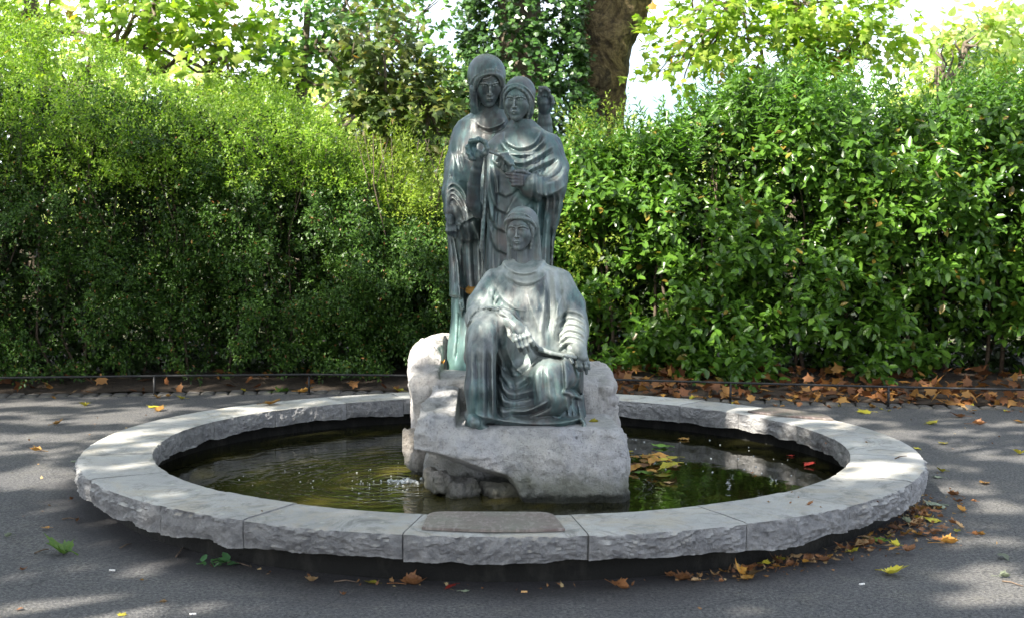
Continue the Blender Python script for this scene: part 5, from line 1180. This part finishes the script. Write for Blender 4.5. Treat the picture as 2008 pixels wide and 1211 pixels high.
# ------------------------------------------------------------------ fallen leaves and litter
m_yel = mat_fallen('yellow_leaf', (.52, .40, .03), (.42, .42, .05), (.2, .12, .02)); m_org = mat_fallen('orange_leaf', (.48, .20, .03), (.42, .26, .06))
m_brn = mat_fallen('brown_leaf', (.20, .085, .035), (.30, .14, .055)); m_grn = mat_fallen('green_leaf', (.09, .24, .03), (.17, .30, .04), (.2, .2, .03))
m_tan = mat_fallen('tan_leaf', (.42, .29, .15), (.36, .22, .10)); m_red = mat_fallen('red_leaf', (.40, .03, .02), (.30, .03, .02)); m_gry = mat_fallen('grey_green_leaf', (.25, .30, .18), (.32, .36, .26))
MC = dict(yellow=m_yel, orange=m_org, brown=m_brn, green=m_grn, tan=m_tan, red=m_red, grey=m_gry)
def fallen_mesh(seed, curl, fold=0.0, narrow=1.0):
    """one maple-like leaf about 1 m long from stalk to tip, scaled down when placed"""
    rs = np.random.default_rng(seed); out = []
    lobes = [(-152, .42), (-100, .60), (-48, .78), (0, 1.0), (48, .78), (100, .60), (152, .42)]
    for i, (a, r) in enumerate(lobes):
        r *= rs.uniform(.88, 1.1); a += rs.uniform(-6, 6)
        for da, f in ((-13, .74), (-7, .72), (0, 1.0), (7, .72), (13, .74)): out.append((R_(a+da), r*f*(.5 if False else 1)*.62))
        if i < 6: out.append((R_((a+lobes[i+1][0])/2), (.37*rs.uniform(.85, 1.12))*(r+lobes[i+1][1])*.62))
    out.append((R_(180), .06))
    P2 = [(r*math.cos(a), r*math.sin(a)*narrow) for a, r in out]; n = len(P2)
    V = [(0, 0)] + [(x*.5, y*.5) for x, y in P2] + P2
    F = []
    for k in range(n): q = (k+1) % n; F += [(0, 1+k, 1+q), (1+k, 1+n+k, 1+n+q, 1+q)]
    def z(x, y):
        r2 = x*x+y*y; return curl*(r2*1.6) + fold*abs(y)*1.2 + .06*math.sin(x*9+seed)*math.sin(y*8+seed*2) + curl*.5*x*x*x
    V3 = [(x*(1-.3*abs(fold)), y*(1-.45*abs(fold)), z(x, y)) for x, y in V]; o = len(V3)
    stalk = [(-.04, 0, .0), (-.25, .03, .02), (-.48, .09, .0)]; sv, sf = tube(stalk, [.012, .010, .014], 4)
    V3 += [tuple(v) for v in sv]; F += [tuple(i+o for i in q) for q in sf]
    zs = min(v[2] for v in V3); V3 = [(x, y, zz-zs) for x, y, zz in V3]
    return mesh_py('fallen_leaf', V3, F, True)
LM = {}
def leaf_me_(shape, col):
    k = (shape, col)
    if k not in LM:
        sd, cu, fo, na = [(1, .10, 0, 1), (2, .35, .1, 1), (3, .20, .4, .9), (4, .32, .2, .8), (5, -.25, .1, 1), (6, .12, .7, .7), (7, .04, -.05, 1), (8, .5, .35, .8)][shape]
        me = fallen_mesh(sd+hash(col) % 1, cu, fo, na); me.materials.append(MC[col]); LM[k] = me
    return LM[k]
def fall(x, y, z, size, col, shape, label, group=None, rot=None, tilt=.15):
    o = bpy.data.objects.new('fallen_leaf', leaf_me_(shape, col)); COL.objects.link(o)
    o.location = (x, y, z+.003); o.scale = (size*random.uniform(.85, 1.15), size*random.uniform(.75, 1.1), size*random.uniform(.7, 1.3)); o.rotation_euler = (random.uniform(-tilt, tilt), random.uniform(-tilt, tilt), random.uniform(0, 6.28) if rot is None else rot)
    return tag(o, label, 'leaf', group)
def fp(px, py, w, col, shape, label, z=0.0, rot=None, group='single leaves lying on the path', tilt=.15):
    p = G(px, py, z); size = w*S(p[1]+CAMD)*1.32; return fall(p[0], p[1], p[2], size, col, shape, label, group, rot, tilt)
GP = 'single leaves lying on the path'
for a in [(125, 1084, 76, 'green', 1, 'big fresh green leaf on the path at the lower left'), (611, 1140, 46, 'tan', 3, 'curled tan and brown leaf on the path below the left front coping'),
          (733, 1144, 26, 'yellow', 1, 'small yellow-green leaf at the basin foot, left of the red leaf'), (888, 1153, 26, 'red', 4, 'small bright red leaf at the basin foot under the plaque'),
          (908, 1160, 22, 'grey', 0, 'small pale green leaf touching the red leaf'), (800, 1147, 60, 'brown', 5, 'long curled brown leaf at the basin foot, left of the red leaf'),
          (1468, 1130, 54, 'tan', 1, 'large tan maple-shaped leaf on the path in front of the right coping'), (1345, 1138, 58, 'brown', 5, 'flat red-brown leaf on the path, left of the large tan leaf'),
          (1210, 1150, 66, 'brown', 5, 'long thin curled brown leaf at the basin foot right of the plaque'), (1745, 1125, 60, 'yellow', 3, 'bright yellow-green leaf with one raised lobe on the path at the lower right'),
          (1855, 1066, 50, 'orange', 5, 'rolled orange-yellow leaf on the path near the right edge'), (1919, 1048, 30, 'orange', 5, 'small rolled orange leaf on the path at the right edge'),
          (1838, 993, 56, 'grey', 0, 'large pale green leaf at the right end of the leaf drift'), (1829, 1020, 38, 'yellow', 0, 'bright yellow leaf at the right end of the leaf drift'),
          (1797, 1030, 40, 'tan', 1, 'tan leaf beside the bright yellow leaf in the drift'), (1849, 925, 26, 'yellow', 3, 'upright yellow leaf on the path right of the basin'), (1842, 937, 22, 'grey', 0, 'pale green leaf under the upright yellow leaf'),
          (1873, 972, 34, 'brown', 5, 'flat orange-brown leaf on the path behind the pale green leaf'), (1690, 1070, 44, 'brown', 7, 'crumpled brown leaf at the basin foot at the right'), (1718, 1062, 40, 'green', 3, 'yellow-green curled leaf beside the crumpled brown leaf'),
          (1670, 1083, 26, 'yellow', 1, 'small yellow leaf left of the crumpled brown leaf'), (1965, 1092, 30, 'grey', 4, 'shrivelled silver-grey leaf at the right edge of the path'), (1966, 1132, 32, 'grey', 5, 'slim pale green leaf with a long stalk at the right edge'),
          (44, 1118, 22, 'brown', 7, 'small curled brown leaf below the big green leaf'), (152, 1022, 18, 'brown', 7, 'small brown husk on the path at the left foot of the basin'), (93, 1036, 20, 'orange', 1, 'small orange-tan leaf above the big green leaf'),
          (110, 832, 26, 'orange', 3, 'orange leaf on the sunny path at the far left'), (75, 884, 32, 'orange', 5, 'orange leaf on the path left of the basin'), (18, 1052, 26, 'grey', 5, 'narrow grey leaf at the left edge of the path'),
          (140, 980, 18, 'brown', 5, 'small red-brown leaf on the path against the left end of the basin'), (240, 1207, 22, 'yellow', 0, 'small pale yellow leaf at the bottom edge on the left'), (318, 1182, 20, 'tan', 5, 'thin tan leaf near the bottom left'),
          (41, 1196, 16, 'brown', 4, 'tiny brown leaf in the bottom left corner'), (312, 806, 28, 'orange', 1, 'orange leaf on the path just left of the basin, far side'), (308, 798, 30, 'yellow', 0, 'yellow-green leaf just behind the orange leaf, far left side'),
          (168, 795, 26, 'yellow', 3, 'yellow-green leaf on the far left path'), (548, 770, 36, 'green', 2, 'green leaf lying at the bed edge behind the left coping'), (592, 770, 34, 'orange', 3, 'orange leaf at the bed edge right of the green leaf'),
          (310, 780, 18, 'orange', 1, 'upright small orange leaf at the left bed edge'), (358, 782, 20, 'yellow', 3, 'small yellow leaf at the left bed edge'), (785, 768, 26, 'yellow', 1, 'yellow leaf at the bed edge close to the rear boulder'),
          (1825, 832, 30, 'yellow', 1, 'star-shaped yellow leaf on the far right path'), (1849, 870, 22, 'yellow', 0, 'yellow leaf on the sunlit right path'), (1700, 808, 34, 'yellow', 0, 'broad yellow leaf at the far right path'),
          (1885, 818, 30, 'brown', 3, 'brown leaf on the far right path'), (1915, 832, 34, 'brown', 5, 'pair-lobed brown leaf near the far right path edge'), (2000, 828, 24, 'orange', 1, 'orange leaf at the right picture edge'), (2000, 890, 28, 'yellow', 3, 'yellow leaf at the right picture edge beside the sunny patch'),
          (1800, 880, 16, 'yellow', 0, 'tiny yellow leaf behind the right end of the basin'), (1930, 948, 24, 'orange', 1, 'pale orange leaf in a spot of sun on the right path'), (1888, 1003, 24, 'orange', 3, 'small orange-tan leaf right of the pale green leaf'), (150, 905, 20, 'grey', 0, 'pale yellow-green leaf against the left end of the coping'),
          (672, 1166, 22, 'brown', 7, 'small round brown seed husk below the curled tan leaf'), (280, 1138, 14, 'orange', 7, 'tiny round orange-brown husk on the lower left path'), (1628, 1092, 18, 'orange', 4, 'little star-shaped orange leaf in front of the drift'), (1812, 1050, 24, 'brown', 4, 'small dull brown leaf left of the rolled orange leaf'), (1846, 1042, 18, 'grey', 3, 'small white-grey leaf between the yellow leaf and the rolled orange leaf')]:
    fp(*a, tilt=.12)
fp(528, 793, 44, 'orange', 3, 'orange leaf lying on the far left coping stone', RIM, 1.0, None)
fp(1587, 990, 20, 'brown', 7, 'brown seed husk on the right front coping stone', RIM, None, None)
for px, py in ((1508, 985), (1550, 987), (1566, 976), (1552, 966), (1610, 995), (525, 968), (514, 1003), (1620, 870), (1700, 868), (1480, 935), (1722, 985)):
    fp(px, py, random.uniform(6, 10), random.choice(['tan', 'brown']), 7, 'tiny brown leaf crumb scattered on the coping', RIM, None, 'leaf crumbs on the coping')
o = fp(868, 713, 26, 'orange', 5, 'curled orange-brown leaf on the rear boulder beside the skirt hem', .645, None, None); o.location = Vector(P(868, 712, 7.80))
o = fp(1160, 826, 30, 'yellow', 5, 'yellow leaf on the front boulder at the right corner of the seated statue', .425, 0, None); o.location = Vector(P(1161, 828, 6.92))
o = fp(918, 568, 9, 'orange', 1, 'orange leaf caught on the robe of the rear standing statue', .5, None, None); o.location = Vector(P(918, 570, 7.66)); o.rotation_euler = (1.4, .2, .4)
# floating leaves
WL = 'leaves floating on the pool'
for a in [(1255, 825, 22, 'yellow', 0, 'yellow leaf floating at the far side behind the front boulder'), (1340, 862, 24, 'orange', 6, 'narrow orange leaf floating on the far right water'), (1302, 877, 40, 'green', 6, 'green leaf floating alone above the leaf raft'),
          (1588, 912, 26, 'red', 4, 'curled red-orange leaf floating near the right inner wall'), (1550, 894, 14, 'red', 6, 'tiny red leaf floating beyond the curled one'), (1308, 947, 24, 'tan', 6, 'tan leaf floating below the leaf raft'), (1475, 926, 10, 'brown', 6, 'tiny brown leaf floating mid right'),
          (1262, 928, 46, 'green', 0, 'large green leaf at the lower left of the floating leaf raft'), (1292, 933, 40, 'yellow', 0, 'yellow-green leaf at the lower right of the floating leaf raft'), (1272, 897, 44, 'yellow', 0, 'large yellow-green leaf at the top of the floating leaf raft'), (1236, 886, 20, 'yellow', 6, 'small yellow leaf against the boulder at the top of the leaf raft')]:
    fp(*a, z=WZ, group=WL, tilt=.02)
for q in range(16): fp(random.uniform(1236, 1325), random.uniform(893, 924), random.uniform(28, 44), random.choice(['orange', 'brown', 'orange', 'tan', 'yellow']), random.choice([0, 6, 4]), 'wet autumn leaf matted in the raft floating right of the front boulder', WZ+.002*q, None, 'matted leaves of the floating raft', .03)
# drift along the right foot of the basin
for q in range(95):
    t = random.random()**.8; a = R_(-72 + 58*t); r = 2.36 + abs(random.gauss(0, .09))*(1+t*.6) + (.05 if t > .6 else 0)
    col = random.choices(['brown', 'orange', 'tan', 'yellow', 'grey'], [12, 4, 4, 1, .6])[0]
    fall(r*math.cos(a), r*math.sin(a), random.uniform(0, .02), random.uniform(.055, .105), col, random.choice([1, 2, 3, 4, 5, 7]), {'brown': 'crumpled brown', 'orange': 'orange-brown', 'tan': 'pale tan', 'yellow': 'yellow', 'grey': 'grey-green'}[col] + (' dry leaf in the thick right end of the basin-foot drift' if t > .6 else ' dry leaf in the thin front part of the basin-foot drift'), 'dry leaves drifted against the basin foot', None, .28)
# along the edge of the bed
for q in range(66):
    x = random.choices([random.uniform(2.2, 5.2), random.uniform(.9, 2.3), random.uniform(-5, -.8)], [10, 2.5, 1.4])[0]; y = float(edge_y(x)) - abs(random.gauss(0, .16)) + .12
    col = random.choices(['orange', 'brown', 'yellow', 'tan', 'green'], [6, 8, 4, 1, .5])[0]
    fall(x, y, .03 if y > edge_y(x) else .0, random.uniform(.06, .115), col, random.choice([0, 1, 2, 3, 4, 5]), col + (' autumn leaf strewn along the path edge below the laurel hedge' if x > .5 else ' autumn leaf strewn along the path edge below the left hedge') + (', at the far right' if x > 3.6 else ', behind the right coping' if x > .5 else ''), ('leaves strewn along the right bed edge' if x > .5 else 'leaves strewn along the left bed edge'), None, .4)
cr = [(r*math.cos(a), r*math.sin(a)) for a, r in [(R_(random.uniform(-125, -60)), 2.36+abs(random.gauss(0, .05))) for _ in range(40)]]
for q in range(260):
    x, y = random.uniform(-4.4, 4.6), random.uniform(-3.8, 2.6)
    if math.hypot(x, y) > 2.6: cr.append((x, y))
for q in range(420):
    t = random.random()**.6; a = R_(-75 + 64*t); r = 2.33 + abs(random.gauss(0, .07))*(1+t); cr.append((r*math.cos(a), r*math.sin(a)))
cr = np.array(cr); n = len(cr); m_crumb = mat_leaf('crumb_leaf', (.13, .06, .03), (.28, .15, .06), (.42, .34, .18), .1, .7, .3, (1.2, .8, .5))
tag(leaf_object('leaf_crumbs', [(np.c_[cr, np.full(n, .006)], rand_dir(n, (0, 0, .05)), nrm(np.array((0, 0, 1)) + RNG.normal(size=(n, 3))*.4), RNG.uniform(.010, .035, n), RNG.uniform(.008, .02, n), T_PLANE)], m_crumb), kind='stuff')
# leaf litter on the bed: nobody could count it
n = 1500; x = RNG.uniform(-6, 6.5, n); keep = RNG.uniform(0, 1, n) < np.where(x > .5, 1, .12); x = x[keep]; n = len(x)
y = edge_y(x) + .22 + RNG.uniform(0, 1, n)**1.5*1.5; z = .03 + .12*np.clip((y-edge_y(x)-.2)/1.2, 0, 1) + RNG.uniform(0, .05, n)
m_lit = mat_leaf('litter_leaf', (.07, .03, .014), (.15, .062, .022), (.38, .20, .05), .15, .6, .3, (1.2, .8, .5))
tag(leaf_object('leaf_litter', [(np.stack([x, y, z], -1), rand_dir(n, (0, 0, .1)), nrm(np.array((0, 0, 1)) + RNG.normal(size=(n, 3))*.45), RNG.uniform(.08, .14, n), RNG.uniform(.07, .12, n), T_PLANE)], m_lit), kind='stuff')
# twigs, butts, weed
m_tw = mat_plain('twig', (.07, .05, .035), (.15, .11, .08), 40, .85, .002)
for px0, py0, px1, py1, z, lab in ((122, 1018, 148, 1018, 0, 'bent twig left of the basin foot'), (345, 1092, 360, 1072, 0, 'short twig at the left basin foot, above the green weed'), (235, 1075, 258, 1066, 0, 'thick dark twig at the left basin foot'),
                                   (655, 1141, 700, 1142, 0, 'straight twig at the basin foot right of the curled tan leaf'), (446, 1104, 490, 1111, 0, 'thin twig right of the green weed'), (68, 1085, 96, 1077, 0, 'stalk beside the big green leaf'), (1755, 900, 1778, 894, RIM, 'forked twig on the right coping stone'),
                                   (1965, 1140, 2006, 1150, 0, 'pale stalk on the path at the right edge')):
    a, b = G(px0, py0, z), G(px1, py1, z); mid = (a+b)/2 + np.array((.0, .02, .006)); v, f = tube([a+(0, 0, .004), mid, b+(0, 0, .004)], [.004, .0034, .002], 6)
    if 'forked' in lab: v, f = join([(v, f), tube([mid, mid+np.array((-.03, -.07, .004))], [.003, .002], 5)])
    tag(link('twig', mesh_py('twig', v, f, True), m_tw), lab, 'twig')
m_pap = mat_plain('cigarette_paper', (.72, .70, .66), (.80, .78, .74), 60, .8, .0005); m_flt = mat_plain('filter_paper', (.55, .30, .12), (.62, .38, .16), 60, .8, .0005)
for px, py, an, lab in ((220, 1119, -.1, 'white cigarette butt on the left path below the green leaf'), (378, 1205, .15, 'white cigarette butt at the bottom edge, left of the middle'), (1028, 1161, 0.0, 'tan cigarette butt at the basin foot under the plaque'), (1690, 1146, .4, 'tiny white cigarette butt on the lower right path')):
    p = G(px, py, 0); t = empty('cigarette_butt', p); tag(t, lab, 'cigarette butt'); ca, sa = math.cos(an), math.sin(an)
    v, f = tube([p+np.array((-.013*ca, -.013*sa, .0045)), p+np.array((.002*ca, .002*sa, .0045))], [.004, .004], 8); link('paper', mesh_py('paper', v, f, True), m_pap if 'tan' not in lab else m_flt, t)
    v, f = tube([p+np.array((.0022*ca, .0022*sa, .0045)), p+np.array((.013*ca, .013*sa, .0045))], [.0041, .0041], 8); link('filter', mesh_py('filter', v, f, True), m_flt if 'tan' in lab else m_pap, t)
w0 = G(420, 1110, 0); wd = empty('weed', w0); tag(wd, 'little green weed growing at the front left foot of the basin', 'weed')
m_weed = mat_leaf('weed_leaf', (.05, .14, .06), (.08, .20, .08), (.16, .26, .14), .3, .45, .5)
wl, wf = leaf_arrays(np.zeros((1, 3)), np.array([(1., 0, .3)]), np.array([(0, 0, 1.)]), np.array([.05]), np.array([.032]), T_LAUREL); wme = mesh_np('weed_leaf', wl, wf, False, 3); wme.materials.append(m_weed)
for k in range(16):
    o = bpy.data.objects.new('leaf', wme); COL.objects.link(o); o.parent = wd; o.location = (random.uniform(-.07, .09), random.uniform(-.03, .03), random.uniform(.002, .03)); o.rotation_euler = (random.uniform(-.3, .3), random.uniform(-.5, .2), random.uniform(0, 6.28)); s_ = random.uniform(.6, 1.2); o.scale = (s_,)*3
v, f = join([tube([w0, w0+np.array((random.uniform(-.05, .05), random.uniform(-.03, .03), .03))], [.002, .0015], 5) for _ in range(5)]); link('stem', mesh_py('stem', v, f), m_weed, wd)
# splash where the jet falls beside the boulder
m_foam = Mt('foam'); m_foam.set(m_foam.b, 'Transmission_Weight', .5); m_foam = m_foam.fin((.85, .88, .88), .15, 0.0, .5)
sp0 = P(800, 889, 7.12); sp0[2] = WZ; c = Clay(sp0-np.array((.16, .14, .03)), sp0+np.array((.16, .14, .09)), .006)
for k in range(70):
    a = random.uniform(0, 6.28); r = abs(random.gauss(0, .05)); c.ell(sp0+np.array((r*math.cos(a)*1.3, r*math.sin(a), random.uniform(-.004, .025*math.exp(-r*20)+.006))), (random.uniform(.004, .012),)*3, .006)
tag(link('water_splash', c.mesh('water_splash'), m_foam), 'small white splash of water at the left side of the front boulder', 'splash')
bm = bmesh.new()
for k in range(60):
    a = random.uniform(0, 6.28); r = random.uniform(.05, .9)**1.2; x, y = sp0[0]+r*math.cos(a)*1.1-.1, sp0[1]+r*math.sin(a)*.8
    if math.hypot(x, y) > 2.0 or (x > -.54 and abs(y+.2) < .8): continue
    bmesh.ops.create_icosphere(bm, subdivisions=1, radius=random.uniform(.003, .006), matrix=Matrix.Translation((x, y, WZ+.001)))
for k in range(40):
    x, y = random.uniform(.6, 1.9), random.uniform(-.2, 1.4)
    if math.hypot(x, y) < 2.0: bmesh.ops.create_icosphere(bm, subdivisions=1, radius=random.uniform(.003, .007), matrix=Matrix.Translation((x, y, WZ+.001)))
me = bpy.data.meshes.new('bubbles'); bm.to_mesh(me); bm.free(); tag(link('bubbles', me, m_foam), kind='stuff')

# ------------------------------------------------------------------ the statues
tag(seated(), 'bronze statue of a seated woman in a cloak, one knee raised, on the front boulder', 'statue', 'bronze statues of draped women')
tag(standing_front(), 'bronze statue of the shorter standing woman, one hand raised with a thread', 'statue', 'bronze statues of draped women')
tag(standing_rear(), 'bronze statue of the taller hooded woman standing behind the other two', 'statue', 'bronze statues of draped women')
